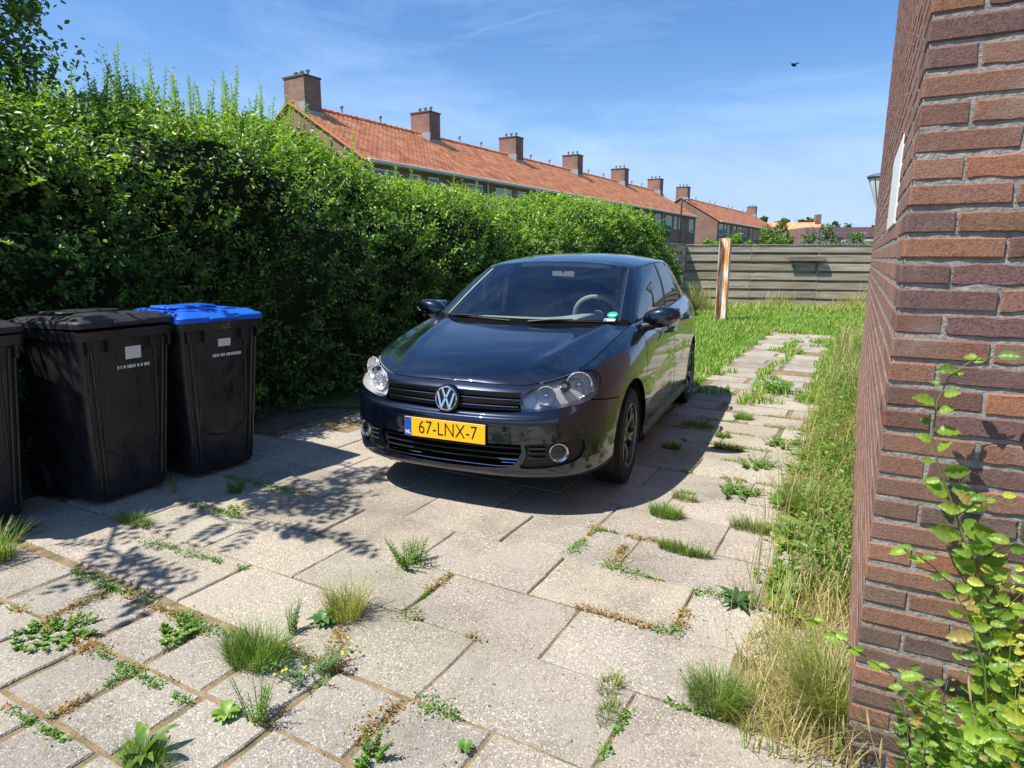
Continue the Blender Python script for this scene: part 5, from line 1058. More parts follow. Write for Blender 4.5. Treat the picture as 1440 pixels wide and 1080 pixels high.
class Half:
    """half body bmesh in (s,y,z); cut by polygons; split in parts"""
    def __init__(s): s.bm = bmesh.new(); s.lay = s.bm.faces.layers.int.new('part')
    def grid(s, G, part=0, flip=False):
        n, m_ = G.shape[:2]; vs_ = [[s.bm.verts.new(G[i, j]) for j in range(m_)] for i in range(n)]
        for i in range(n - 1):
            for j in range(m_ - 1):
                q = [vs_[i][j], vs_[i + 1][j], vs_[i + 1][j + 1], vs_[i][j + 1]]
                if flip: q.reverse()
                f = s.bm.faces.new(q); f[s.lay] = part
    def cut(s, poly, ax, part, only=(0,), cond=None):
        """ax: indices of the projection plane, (1,2) front view, (0,2) side view"""
        a, b = ax; k = 3 - a - b; n = len(poly); P = [Vector(p) for p in poly]
        for i in range(n):
            p, q = P[i], P[(i + 1) % n]; lo = (min(p.x, q.x) - .004, min(p.y, q.y) - .004); hi = (max(p.x, q.x) + .004, max(p.y, q.y) + .004); fs = []
            for f in s.bm.faces:
                if f[s.lay] not in only: continue
                xs = [v.co[a] for v in f.verts]; ys = [v.co[b] for v in f.verts]
                if max(xs) < lo[0] or min(xs) > hi[0] or max(ys) < lo[1] or min(ys) > hi[1]: continue
                if cond and not cond(f.calc_center_median()): continue
                fs.append(f)
            if not fs: continue
            d = q - p; no = Vector((0, 0, 0)); no[a] = -d.y; no[b] = d.x; co = Vector((0, 0, 0)); co[a] = p.x; co[b] = p.y
            ge = list({e for f in fs for e in f.edges}) + list({v for f in fs for v in f.verts}) + fs
            bmesh.ops.bisect_plane(s.bm, geom=ge, dist=1e-5, plane_co=co, plane_no=no.normalized())
        for f in s.bm.faces:
            if f[s.lay] not in only: continue
            c = f.calc_center_median()
            if cond and not cond(c): continue
            x, y = c[a], c[b]; ins = False
            for i in range(n):
                p, q = P[i], P[(i + 1) % n]
                if (p.y > y) != (q.y > y) and x < (q.x - p.x) * (y - p.y) / (q.y - p.y) + p.x: ins = not ins
            if ins: f[s.lay] = part
    def take(s, parts):
        V = []; F = []; idx = {}
        for f in s.bm.faces:
            if f[s.lay] in parts:
                t = []
                for v in f.verts:
                    if v not in idx: idx[v] = len(V); V.append(tuple(v.co))
                    t.append(idx[v])
                F.append(t)
        return V, F
def boundary_rim(V, F, depth, toward=None):
    """faces that give an open shell a thickness: every border edge is pulled inward"""
    cnt = {}
    for f in F:
        for i in range(len(f)): e = (f[i], f[(i + 1) % len(f)]); cnt[tuple(sorted(e))] = cnt.get(tuple(sorted(e)), []) + [e]
    Vn = np.zeros((len(V), 3)); A = np.array(V)
    for f in F:
        n = np.zeros(3)
        for i in range(len(f)): p, q = A[f[i]], A[f[(i + 1) % len(f)]]; n += np.cross(p, q)
        for i in f: Vn[i] += n
    Vn = norm(Vn); V2 = list(V); F2 = list(F); mp = {}
    for k, es in cnt.items():
        if len(es) != 1: continue
        if abs(V[k[0]][1]) < 1e-5 and abs(V[k[1]][1]) < 1e-5: continue
        a, b = es[0]
        for i in (a, b):
            if i not in mp: mp[i] = len(V2); V2.append(tuple(A[i] - Vn[i] * depth))
        F2.append([b, a, mp[a], mp[b]])
    return V2, F2
def emit(name, V, F, mat, parent, both=True, depth=0, smooth=True, sides=(1,)):
    """half shell -> mirrored whole (both) or one object per side"""
    if depth: V, F = boundary_rim(V, F, depth)
    outs = []
    def mk(V_, F_, nm):
        bm = bmesh.new(); vs_ = [bm.verts.new(c3(v)) for v in V_]
        for f in F_:
            try: bm.faces.new([vs_[i] for i in f])
            except ValueError: pass
        bmesh.ops.remove_doubles(bm, verts=bm.verts, dist=2e-5); 
        bm.normal_update()
        sd0 = sum((f.normal.dot(f.calc_center_median() - Vector((-2.1, 0, .6)))) * f.calc_area() for f in bm.faces)
        if sd0 < 0: bmesh.ops.reverse_faces(bm, faces=bm.faces)
        me = bpy.data.meshes.new(nm); bm.to_mesh(me); bm.free()
        for mm in (mat if isinstance(mat, (list, tuple)) else [mat]): me.materials.append(mm)
        if smooth: me.polygons.foreach_set('use_smooth', [True] * len(me.polygons)); me.set_sharp_from_angle(angle=math.radians(40))
        return link(nm, me, parent)
    Vm = [(v[0], -v[1], v[2]) for v in V]; Fm = [list(reversed(f)) for f in F]
    if both: b = len(V); outs.append(mk(list(V) + Vm, list(F) + [[i + b for i in f] for f in Fm], name))
    else: outs.append(mk(V, F, name)); outs.append(mk(Vm, Fm, name))
    return outs
def spl(pts, n=4):
    """closed smooth curve through points"""
    P = [Vector(p) for p in pts]; out_ = []; N_ = len(P)
    for i in range(N_):
        p0, p1, p2, p3 = P[i - 1], P[i], P[(i + 1) % N_], P[(i + 2) % N_]
        for k in range(n):
            t = k / n; out_.append(tuple(.5 * ((2 * p1) + (p2 - p0) * t + (2 * p0 - 5 * p1 + 4 * p2 - p3) * t * t + (3 * p1 - p0 - 3 * p2 + p3) * t ** 3)))
    return out_
# -- lower body
tt = np.unique(np.concatenate([np.linspace(0, .22, 56), np.linspace(.22, .84, 120), np.linspace(.84, 1, 34)])); vv = np.linspace(0, 1, 44)
LW = lower(tt, vv); H_ = Half(); H_.grid(LW, 0, flip=True)
LAMP = [(.432, .646), (.448, .618), (.490, .606), (.560, .615), (.636, .627), (.735, .647), (.781, .676), (.794, .705), (.790, .748), (.768, .787), (.736, .808), (.686, .810), (.600, .784), (.521, .750), (.462, .710), (.436, .680)]
LAMPp = [(p[0], p[1]) for p in spl(LAMP, 3)]
front = lambda c: c[0] < .62
H_.cut([(0 - .01, .705), (.424, .702), (.427, .655), (.440, .604), (.40, .598), (.25, .590), (-.01, .583)], (1, 2), 2, cond=front)
H_.cut(LAMPp, (1, 2), 1, cond=front)
H_.cut([(-.01, .420), (.452, .428), (.455, .385), (.43, .325), (.400, .300), (.36, .288), (.2, .277), (-.01, .272)], (1, 2), 3, cond=front)
FOG = spl([(.478, .426), (.60, .436), (.735, .446), (.758, .425), (.755, .375), (.725, .328), (.62, .300), (.50, .288), (.445, .296), (.468, .335), (.482, .385)], 3)
H_.cut([(p[0], p[1]) for p in FOG], (1, 2), 4, cond=front)
def circ(cx, cz, r, n=44): return [(cx + r * math.cos(2 * math.pi * k / n), cz + r * math.sin(2 * math.pi * k / n)) for k in range(n)]
side = lambda c: c[1] > .62
AR = .372
H_.cut(circ(.885, .315, AR), (0, 2), 9, only=(0, 4), cond=side); H_.cut(circ(3.463, .315, AR - .005), (0, 2), 9, cond=side)
FD = [(1.245, .245), (2.33, .245), (2.355, .50), (2.325, .80), (2.29, 1.2), (1.30, 1.2), (1.285, .95), (1.25, .80), (1.235, .55)]
RDo = [(2.342, .245), (3.03, .245), (3.10, .40), (3.13, .52), (3.28, .69), (3.31, .80), (3.28, .96), (3.24, 1.2), (2.302, 1.2), (2.337, .80), (2.367, .50)]
def inset(poly, d):
    P = [Vector(p) for p in poly]; n = len(P); A = sum(P[i].x * P[(i + 1) % n].y - P[(i + 1) % n].x * P[i].y for i in range(n)); sg = 1 if A > 0 else -1; o_ = []
    for i in range(n):
        e1 = (P[i] - P[i - 1]).normalized(); e2 = (P[(i + 1) % n] - P[i]).normalized(); n1 = Vector((-e1.y, e1.x)) * sg; n2 = Vector((-e2.y, e2.x)) * sg; b = (n1 + n2); b = b / max(b.length_squared / 2, .3); o_.append(tuple(P[i] + b * d))
    return o_
H_.cut(FD, (0, 2), 6, cond=side); H_.cut(inset(FD, .009), (0, 2), 7, only=(6,), cond=side)
H_.cut(RDo, (0, 2), 6, cond=side); H_.cut(inset(RDo, .009), (0, 2), 8, only=(6,), cond=side)
H_.cut([(.30, .662), (.40, .650), (.585, .628), (.585, .622), (.40, .643), (.30, .655)], (0, 2), 6, cond=side)
V, F = H_.take((0,)); emit('body', V, F, M_paint, car, depth=.018)
V, F = H_.take((7,)); fd_ = emit('door', V, F, M_paint, car, both=False, depth=.02)
V, F = H_.take((8,)); rd_ = emit('door', V, F, M_paint, car, both=False, depth=.02)
V, F = H_.take((6,)); V = [(v[0], v[1] - .006 if v[1] > .7 else v[1], v[2]) for v in V]; emit('panel_gaps', V, F, M_gap, car)
# lamps
Vl, Fl = H_.take((1,)); lens = emit('headlight', Vl, Fl, M_lens, car, both=False)
lampbvh = BVHTree.FromPolygons([Vector(v) for v in Vl], Fl)
def surf_front(y, z, bv=None):
    h_ = (bv or allbvh).ray_cast(Vector((-1, y, z)), Vector((1, 0, 0))); return h_[0], h_[1]
Va, Fa = H_.take((0, 1, 2, 3, 4, 6, 7, 8)); allbvh = BVHTree.FromPolygons([Vector(v) for v in Va], Fa)
M_refl = principled('lamp_reflector', (.95, .95, .96), .22, .55)
def facets(m_):
    t_, N_, Lk_, B_ = NT(m_); co_ = N_.new('ShaderNodeTexCoord'); vo_ = N_.new('ShaderNodeTexVoronoi'); vo_.inputs['Scale'].default_value = 60; Lk_(co_.outputs['Object'], vo_.inputs['Vector']); bp_ = N_.new('ShaderNodeBump'); bp_.inputs['Distance'].default_value = .006; Lk_(vo_.outputs['Distance'], bp_.inputs['Height']); Lk_(bp_.outputs[0], B_.inputs['Normal'])
facets(M_refl); M_house = principled('lamp_housing', (.50, .50, .52), .35, .35); M_bulb = principled('bulb_glass', (.9, .9, .9), .15, .8)
for sidx, ho in ((1, lens[0]), (-1, lens[1])):
    # housing bowl: the same outline pushed into the car
    Vn = []; 
    for v in Vl: Vn.append((v[0] + .060, v[1] - .015 - .12 * max(0, v[1] - .55), v[2] * .96 + .709 * .04))
    cntE = {}
    for f in Fl:
        for i in range(len(f)): e = tuple(sorted((f[i], f[(i + 1) % len(f)]))); cntE.setdefault(e, []).append((f[i], f[(i + 1) % len(f)]))
    b = len(Vl); Vh = [(v[0] + .002, v[1], v[2]) for v in Vl] + Vn; Fh = [[i + b for i in f] for f in Fl]
    for e, es in cntE.items():
        if len(es) == 1: a_, b_ = es[0]; Fh.append([b_, a_, a_ + b, b_ + b])
    hm = MB(); hm.add([(-v[0], v[1] * sidx, v[2]) for v in Vh], Fh if sidx > 0 else [f[::-1] for f in Fh]); hm.build('lamp_housing', M_house, ho, smooth='auto')
    for (cy, cz, r, ang, dx) in ((.694, .731, .070, 24, .048), (.548, .683, .051, 14, .028)):
        hit, _n = surf_front(cy, cz); sx_ = hit[0] + dx - .010
        T = Matrix.Translation((-sx_ - .010, cy * sidx, cz)) @ Matrix.Rotation(math.radians(ang) * sidx, 4, 'Z') @ Matrix.Rotation(math.pi / 2, 4, 'Y')
        q = MB(); q.lathe([(r + .006, -.004), (r + .003, .004), (r, .0), (r * .92, -.025), (r * .7, -.045), (r * .35, -.058), (.0, -.06)], 40, T)
        q.build('reflector', M_refl, ho, smooth='auto')
        q = MB(); q.tube([tuple(T @ Vector(((r + .003) * math.cos(a_), (r + .003) * math.sin(a_), .003))) for a_ in np.linspace(0, 2 * math.pi, 41)], .0022, 6, cap=False); q.build('reflector_ring', M_chrome, ho, smooth='auto')
        q = MB(); q.lathe([(.0, .0), (.010, -.004), (.012, -.02), (.010, -.05)], 16, T)
        for k in range(14): 
            a = 2 * math.pi * k / 14; q.add([tuple(T @ Vector((r * f * math.cos(a + o), r * f * math.sin(a + o), -.002 - .05 * (1 - f)))) for f, o in ((.98, 0), (.45, 0), (.45, .05), (.98, .05))], [(0, 1, 2, 3)])
        q.build('bulb', M_bulb, ho, smooth='auto')
    # indicator and bridge between the two reflectors
    q = MB(); hit, _n = surf_front(.625, .735); q.lathe([(0, .012), (.022, .006), (.030, -.010), (.032, -.03)], 20, Matrix.Translation((-hit[0] - .022, .628 * sidx, .727)) @ Matrix.Rotation(math.pi / 2, 4, 'Y')); q.build('indicator', M_dchrome, ho, smooth='auto')
# grille
Vg, Fg = H_.take((2,)); V = [(v[0] + .035, v[1], v[2]) for v in Vg]; gr = emit('grille', V, Fg, M_gap, car)[0]
def bar(zf, y0, y1, hgt, dx, mat, name, parent, n=28, thick=.012, bv=None):
    """a slat that follows the front surface between y0 and y1; zf(y) its height"""
    q = MB(); G_ = []
    for i in range(n + 1):
        y = y0 + (y1 - y0) * i / n; z = zf(abs(y)); hit, _n = surf_front(abs(y), z); s0 = (hit[0] if hit else .1) + dx
        G_.append([(-s0 - thick, y, z + hgt * .25), (-s0 - thick * .4, y, z + hgt * .52), (-s0, y, z + hgt * .40), (-s0 + .001, y, z - hgt * .30), (-s0 - thick * .4, y, z - hgt * .5), (-s0 - thick, y, z - hgt * .5)])
    q.grid(G_, flip=True); return q.build(name, mat, parent, smooth='auto')
bar(lambda y: .686 - .004 * y, -.422, .422, .030, .010, M_gloss, 'slat', gr); bar(lambda y: .643 + .012 * y, -.428, .428, .030, .010, M_gloss, 'slat', gr); bar(lambda y: .606 + .012 * y, -.425, .425, .016, .018, M_plast, 'slat', gr)
bar(lambda y: .6655, -.424, .424, .0035, .004, M_dchrome, 'chrome_strip', gr); bar(lambda y: .6235 + .012 * y, -.42, .42, .0035, .004, M_dchrome, 'chrome_strip', gr)
# emblem: ring with the two stacked letters
hit, _n = surf_front(0.0, .652); ex = -hit[0] + .018
em = empty('emblem', (ex, 0, .652)); em.parent = car; em.rotation_euler = (0, math.radians(-9), 0)
def plate_poly(mb, pts, x0, x1):
    n = len(pts); mb.add([(x0, p[0], p[1]) for p in pts] + [(x1, p[0], p[1]) for p in pts], [tuple(range(n, 2 * n)), tuple(range(n - 1, -1, -1))] + [(i, (i + 1) % n, n + (i + 1) % n, n + i) for i in range(n)])
TY = Matrix.Rotation(math.pi / 2, 4, 'Y')
q = MB(); q.lathe([(.080, -.05), (.080, -.004), (.076, .0), (0, .0)], 48, TY); q.build('emblem_base', M_gloss, em, smooth='auto')
q = MB(); q.lathe([(.0715, .001), (.0705, .007), (.066, .009), (.0615, .007), (.060, .001)], 56, TY)
def stroke(p, q_, w_):
    p = Vector(p); q_ = Vector(q_); d = (q_ - p).normalized(); n = Vector((-d.y, d.x)) * w_ * .5; plate_poly(q, [tuple(p + n), tuple(p - n), tuple(q_ - n), tuple(q_ + n)], .001, .008)
# V on top (seen from the front, +y is to the right)
stroke((-.026, .058), (-.003, .006), .0115); stroke((.026, .058), (.003, .006), .0115)
stroke((-.052, .034), (-.026, -.056), .0115); stroke((-.026, -.056), (-.003, .000), .0115); stroke((.052, .034), (.026, -.056), .0115); stroke((.026, -.056), (.003, .000), .0115)
q.build('letters', M_chrome, em, smooth='auto')
# lower intake
Vi, Fi = H_.take((3,)); V = [(v[0] + .06, v[1], v[2]) for v in Vi]; it = emit('lower_intake', V, Fi, M_gap, car)[0]
for z_ in (.395, .362, .330): bar(lambda y, z_=z_: z_ + .010 * y, -.44, .44, .010, .022, M_plast, 'slat', it)
bar(lambda y: .2975 + .075 * max(0, y - .33), -.405, .405, .0032, -.001, M_dchrome, 'chrome_strip', it)
bar(lambda y: .3145, -.415, -.17, .003, .012, M_chrome, 'chrome_strip', it); bar(lambda y: .318, .34, .43, .003, .012, M_chrome, 'chrome_strip', it)
bar(lambda y: .3345, .33, .435, .003, .012, M_chrome, 'chrome_strip', it)
# fog lamp recess
Vf, Ff = H_.take((4,)); V = [(v[0] + .022, v[1] - .004, v[2]) for v in Vf]; fr_ = emit('fog_light_recess', V, Ff, M_plast, car, both=False)
fogb = BVHTree.FromPolygons([Vector(v) for v in V], Ff)
for sidx, fo in ((1, fr_[0]), (-1, fr_[1])):
    T = Matrix.Translation((-.138, .640 * sidx, .380)) @ Matrix.Rotation(math.radians(22) * sidx, 4, 'Z') @ TY
    q = MB(); q.lathe([(.046, -.01), (.047, .006), (.052, .010), (.0565, .004), (.057, -.03)], 40, T); o_ = q.build('fog_light', M_chrome, fo, smooth='auto')
    q = MB(); q.lathe([(.047, .0), (.040, -.02), (.02, -.034), (0, -.036)], 32, T); q.build('reflector', M_refl, o_, smooth='auto')
    q = MB(); q.lathe([(0, .010), (.02, .009), (.036, .005), (.046, .0)], 32, T); q.build('lens', M_lens, o_, smooth=True)
    for k, z_ in enumerate((.405, .380, .350)):
        q = MB(); G_ = []
        for i in range(7):
            y = .49 + .085 * i / 6; G_.append([(-.062 - .9 * (y - .49) * .4 + .012, y * sidx, z_), (-.085 - .9 * (y - .49) * .4, y * sidx, z_ + .012)])
        q.grid(G_); q.build('fin', M_plast, fo)
# front lip line
bar(lambda y: .262, -.60, .60, .006, -.001, M_gloss, 'lip', it)
# licence plate
lp = empty('licence_plate', (.004, 0, .473)); lp.parent = car; lp.rotation_euler = (0, math.radians(-2), 0)
M_yel = principled('plate_yellow', (.86, .47, .008), .35, spec=.4); M_txt = principled('plate_black', (.008, .008, .008), .4); M_eu = principled('plate_blue', (.004, .075, .42), .35); M_wt = principled('plate_white', (.75, .75, .75), .4)
q = MB(); q.box(-.006, .004, -.262, .262, -.057, .057, bev=.002); q.build('backing', principled('plate_holder', (.02, .02, .02), .5), lp)
q = MB(); q.box(.0035, .0065, -.26, .26, -.055, .055, bev=.001); q.build('plate', M_yel, lp)
q = MB(); q.box(.0045, .0073, -.2585, -.214, -.0535, .0535); q.build('country_band', M_eu, lp)
q = MB()
for (a0, a1, b0, b1) in ((-.2565, .2565, .0495, .0515), (-.2565, .2565, -.0515, -.0495), (.2545, .2565, -.0495, .0495)): q.box(.006, .0069, a0, a1, b0, b1)
for k in range(12): a = k * math.pi / 6; q.lathe([(0, .0079), (.0022, .0078)], 6, Matrix.Translation((0, -.236 + .013 * math.cos(a), .020 + .013 * math.sin(a))) @ TY)
def text_mesh(txt, size, mat, name, parent, y, z, x, sx=1.0, off=.0):
    cu = bpy.data.curves.new(name, 'FONT'); cu.body = txt; cu.size = size; cu.extrude = .0006; cu.offset = off; cu.align_x = 'CENTER'; cu.align_y = 'CENTER'
    o_ = bpy.data.objects.new(name, cu); COL.objects.link(o_); bpy.context.view_layer.update(); me = bpy.data.meshes.new_from_object(o_.evaluated_get(bpy.context.evaluated_depsgraph_get())); bpy.data.objects.remove(o_); bpy.data.curves.remove(cu)
    me.materials.clear(); me.materials.append(mat); o2 = link(name, me, parent); o2.matrix_local = Matrix.Translation((x, y, z)) @ Matrix(((0, 0, 1, 0), (sx, 0, 0, 0), (0, 1, 0, 0), (0, 0, 0, 1))); return o2
text_mesh('67-LNX-7', .110, M_txt, 'plate_characters', lp, .022, .0, .0075, .84, -.0012); text_mesh('NL', .028, M_wt, 'country_letters', lp, -.236, -.034, .0080, 1.0, .0006)
# -- hood
ring = LW[:, -1]; tA = tof_s(1.22); sel = tt <= tA; E_ = ring[sel]; k_ = len(E_); NWH = 26
es = E_[:, 0]; ey = E_[:, 1]; ez = E_[:, 2]
def ye(s): return np.interp(s, es, ey)
def ze(s): return np.interp(s, es, ez)
def hoodf(s, y):
    yy = np.abs(y); a_ = yy / np.maximum(ye(s), .05); z = hoodc(s) + (ze(s) - hoodc(s)) * np.clip(a_, 0, 1.2) ** 2.4
    yc = np.interp(s, [.12, .3, .6, 1.1], [.38, .44, .52, .60]); z = z + .010 * np.exp(-((yy - yc) / .045) ** 2) * np.clip((s - .15) / .3, 0, 1) - .006 * np.clip((yy - yc) / .1, 0, 1) * (s > .2)
    return z
rows = []
for i in range(k_):
    f = (tt[i] / tA); scn = .105 + (1.105 - .105) * f ** 1.15; e = E_[i]; r = []
    ins = .006 / max(.05, math.hypot(e[0] - scn, e[1])); dz = ez[i] - hoodf(np.array([e[0]]), np.array([e[1]]))[0]
    for j in range(NWH + 1):
        w_ = ins + (1 - ins) * j / NWH; s = e[0] + (scn - e[0]) * w_; y = e[1] * (1 - w_); z = hoodf(np.array([s]), np.array([y]))[0] + dz * (1 - w_) ** 3; r.append((s, y, z))
    rows.append(r)
HG = np.array(rows); Hh = Half(); Hh.grid(HG, 0, flip=True); V, F = Hh.take((0,)); emit('hood', V, F, M_paint, car, depth=.012)
q = MB()
for sg in (1, -1):
    for i in range(k_ - 1):
        a0, a1 = E_[i], E_[i + 1]; b0, b1 = HG[i, 0], HG[i + 1, 0]; f = lambda p, d=0: (-p[0], sg * p[1], p[2] - d)
        q.add([f(a0), f(a1), f(a1, .012), f(a0, .012), f(b0, .012), f(b1, .012), f(b0), f(b1)], [(0, 1, 2, 3), (3, 2, 5, 4)])
q.build('hood_gap', M_gap, car)
# -- greenhouse
ks = sorted(set([round(x, 4) for x in np.concatenate([np.linspace(0, 3.9, 30), np.linspace(3.9, 5.2, 10), [5.3, 5.33], np.linspace(5.4, 7.75, 30), [7.78, 7.82, 8.06, 8.1], np.linspace(8.2, 10.0, 22), [10.05, 10.09, 10.2, 10.24], np.linspace(10.3, 10.9, 10), np.linspace(11.0, 14.5, 24), [14.6], np.linspace(14.7, 17, 18)])]))
vs2 = sorted(set([round(x, 4) for x in [0, .02, .035, .06, .9, .925, .95, .97, 1.0] + list(np.linspace(.1, .86, 18))])); ks = np.array(ks); vs2 = np.array(vs2); GG = green(ks, vs2)
gb = MB(); parts_ = {k: [] for k in ('body', 'wind', 'sf', 'sr', 'sq', 'rw', 'trim')}
for i in range(len(ks) - 1):
    for j in range(len(vs2) - 1):
        k = (ks[i] + ks[i + 1]) / 2; v = (vs2[j] + vs2[j + 1]) / 2; p = 'body'
        if k < 3.9 and .02 < v < .97: p = 'wind'
        elif 5.30 < k < 10.9 and .035 < v < .925:
            if 5.33 < k < 7.78: p = 'sf'
            elif 8.10 < k < 10.05: p = 'sr'
            elif 10.24 < k < 10.9 and v < .86: p = 'sq'
            else: p = 'trim'
        elif 5.25 < k < 11 and (v <= .035 or .925 <= v < .95): p = 'trim'
        elif k > 14.6 and .10 < v < .90: p = 'rw'
        parts_[p].append((i, j))
def gpart(p):
    V = []; F = []; idx = {}
    for (i, j) in parts_[p]:
        t = []
        for (a, b) in ((i, j), (i, j + 1), (i + 1, j + 1), (i + 1, j)):
            if (a, b) not in idx: idx[(a, b)] = len(V); V.append(tuple(GG[a, b]))
            t.append(idx[(a, b)])
        F.append(t)
    return V, F
V, F = gpart('body'); emit('pillars', V, F, M_paint, car, depth=.03)
V, F = gpart('trim'); emit('window_trim', V, F, M_plast, car, depth=.02)
V, F = gpart('wind'); ws_o = emit('windscreen', V, F, M_wind, car)[0]
V, F = gpart('sf'); emit('side_window', V, F, M_side, car, both=False)
V, F = gpart('sr'); emit('side_window', V, F, M_side, car, both=False)
V, F = gpart('sq'); emit('side_window', V, F, M_side, car, both=False)
V, F = gpart('rw'); emit('rear_window', V, F, M_side, car)
# roof
re = GG[:, -1]; side_i = [i for i in range(len(ks)) if 4.0 <= ks[i] <= 14.2]; rs_, ry_, rz_ = re[side_i, 0], re[side_i, 1], re[side_i, 2]
def roofz(s, y):
    a_ = np.abs(y) / np.maximum(np.interp(s, rs_, ry_), .1); return roofc(s) - (roofc(s) - np.interp(s, rs_, rz_)) * np.clip(a_, 0, 1.1) ** 2.6
RG_ = []
for i in range(len(ks)):
    e = re[i]; f = ks[i] / (NB - 1); scn = np.interp(ks[i], [0, 4, 5, 12, 13.5, 17], [1.845, 1.95, 2.05, 3.4, 3.7, 3.86]); dz = e[2] - roofz(np.array([e[0]]), np.array([e[1]]))[0]; r = []
    for j in range(23):
        w_ = j / 22; s = e[0] + (scn - e[0]) * w_; y = e[1] * (1 - w_); r.append((s, y, roofz(np.array([s]), np.array([y]))[0] + dz * (1 - w_) ** 3))
    RG_.append(r)
Hr = Half(); Hr.grid(np.array(RG_), 0, flip=True); V, F = Hr.take((0,)); emit('roof', V, F, M_paint, car)
# belt moulding + inner shelf that closes the body below the glass
q = MB()
for sg in (1, -1):
    G_ = [[(-p[0], sg * p[1], p[2]), (-p[0], sg * (p[1] - .004), p[2] + .006), (-p[0], sg * (p[1] - .03), p[2] + .004), (-p[0], sg * (p[1] - .06), p[2] - .02)] for p, t_ in zip(ring, tt) if tt[0] + tA < t_ < .93]
    q.grid(G_, flip=(sg > 0))
q.build('belt_moulding', M_gloss, car, smooth='auto')
# cowl and wipers
q = MB(); G_ = []
for i in range(41):
    y = -.74 + 1.48 * i / 40; kk = np.interp(abs(y), B[:5, 1], np.arange(5)); b_ = green(np.array([kk]), np.array([0.0, .05]))[0]; s0 = b_[0][0]; G_.append([(-(s0 - .10 + .03 * abs(y)), y, hoodf(np.array([s0 - .10]), np.array([y]))[0] - .015), (-(s0 - .04), y, b_[0][2] - .012), (-s0, y, b_[0][2] + .001), (-b_[1][0], y, b_[1][2] + .003)])
q.grid(G_, flip=True); q.build('cowl', M_gap, car, smooth=True)
def ws_pt(y, v, lift=0.0): kk = np.interp(abs(y), B[:5, 1] * (1 - v) + R[:5, 1] * v, np.arange(5)); p = green(np.array([kk]), np.array([v]))[0, 0]; return Vector((-p[0] + lift * .75, math.copysign(p[1], y) if abs(y) > 1e-6 else 0, p[2] + lift))
for y0, y1 in ((.10, .66), (-.62, -.06)):
    q = MB(); pts = [ws_pt(y0 + (y1 - y0) * i / 12, .012 + .012 * math.sin(i / 12 * 3.1), .008) for i in range(13)]; q.tube([tuple(p) for p in pts], .0045, 6); base = ws_pt(y0 if y0 > 0 else y0, .0, .012); pm = pts[6]
    q.tube([tuple(ws_pt(y0 - .02, -.0, .015)), tuple(pts[3] + Vector((.01, 0, .012))), tuple(pm + Vector((.0, 0, .012)))], [.008, .006, .004], 6); q.build('wiper', M_plast, car, smooth='auto')
for sg in (1, -1):
    q = MB(); q.tube([tuple(Vector(c3(p)) * 1.0 + Vector((.004, 0, .003))) if sg > 0 else (-p[0] + .004, -p[1], p[2] + .003) for p in green(np.array([3.86]), np.linspace(.02, .97, 16))[0]], .0045, 6); q.build('windscreen_trim_glint', M_dchrome, car, smooth='auto')  # trim strips in light metal that stand for the bright reflection along the glass edge
# stickers on the lower left corner of the windscreen glass
M_green = principled('green_sticker', (.01, .42, .27), .5); M_wst = principled('pale_blue_sticker', (.52, .68, .74), .5)
def sticker(cy, cv, ry, rv, mat, rect, name):
    q = MB(); V = [ws_pt(cy, cv, .004)]; n = 28
    for k in range(n):
        a = 2 * math.pi * k / n; x, y = math.cos(a), math.sin(a)
        if rect: m_ = max(abs(x), abs(y)); x /= m_; y /= m_
        V.append(ws_pt(cy + ry * x, cv + rv * y, .004))
    q.add([tuple(v) for v in V], [(0, k + 1, (k + 1) % n + 1) for k in range(n)]); return q.build(name, mat, ws_o)
sticker(.618, .125, .030, .045, M_green, False, 'sticker'); sticker(.612, .045, .034, .022, M_wst, True, 'sticker')
q_ = sticker(.618, .12, .018, .010, M_wst, True, 'sticker_print'); sticker(.590, .046, .009, .011, M_eu, True, 'sticker_print')
# mirrors
for sg in (1, -1):
    mr = empty('side_mirror', (-1.46, sg * .925, 1.028)); mr.parent = car
    q = MB(); G_ = []; nu, nv_ = 20, 14
    for i in range(nv_ + 1):
        ph = math.pi * i / nv_; row = []
        for j in range(nu + 1):
            th = 2 * math.pi * j / nu; ex_ = lambda x, e: math.copysign(abs(x) ** e, x); X = .072 * ex_(math.sin(ph), .8) * ex_(math.cos(th), .9); Z = .074 * ex_(math.sin(ph), .75) * ex_(math.sin(th), .85); Y = -.128 * ex_(math.cos(ph), .9)
            X = min(X, .072) if X > -.045 else -.045; tpr = 1 - .18 * (Y / .128); Z *= tpr if Y > 0 else 1; row.append((X - .12 * max(0, Y) , sg * Y, Z + .02 * Y / .128))
        G_.append(row)
    q.grid(G_, flip=sg < 0); q.build('mirror_shell', M_paint, mr, smooth='auto')
    q = MB(); q.tube([(.02, -sg * .04, -.05), (.035, -sg * .10, -.066), (.02, -sg * .17, -.075)], [.03, .032, .04], 10); q.build('mirror_foot', M_plast, mr, smooth='auto')
    q = MB(); q.tube([(.058, -sg * .045, -.028), (.055, sg * .03, -.024), (.034, sg * .09, -.012), (-.004, sg * .128, .004)], .008, 6); q.build('indicator', principled('smoked_lens', (.35, .33, .30), .2), mr, smooth='auto')
    q = MB(); q.box(-.052, -.046, -.115, .115, -.062, .066, bev=.002); q.build('mirror_glass', M_chrome, mr)
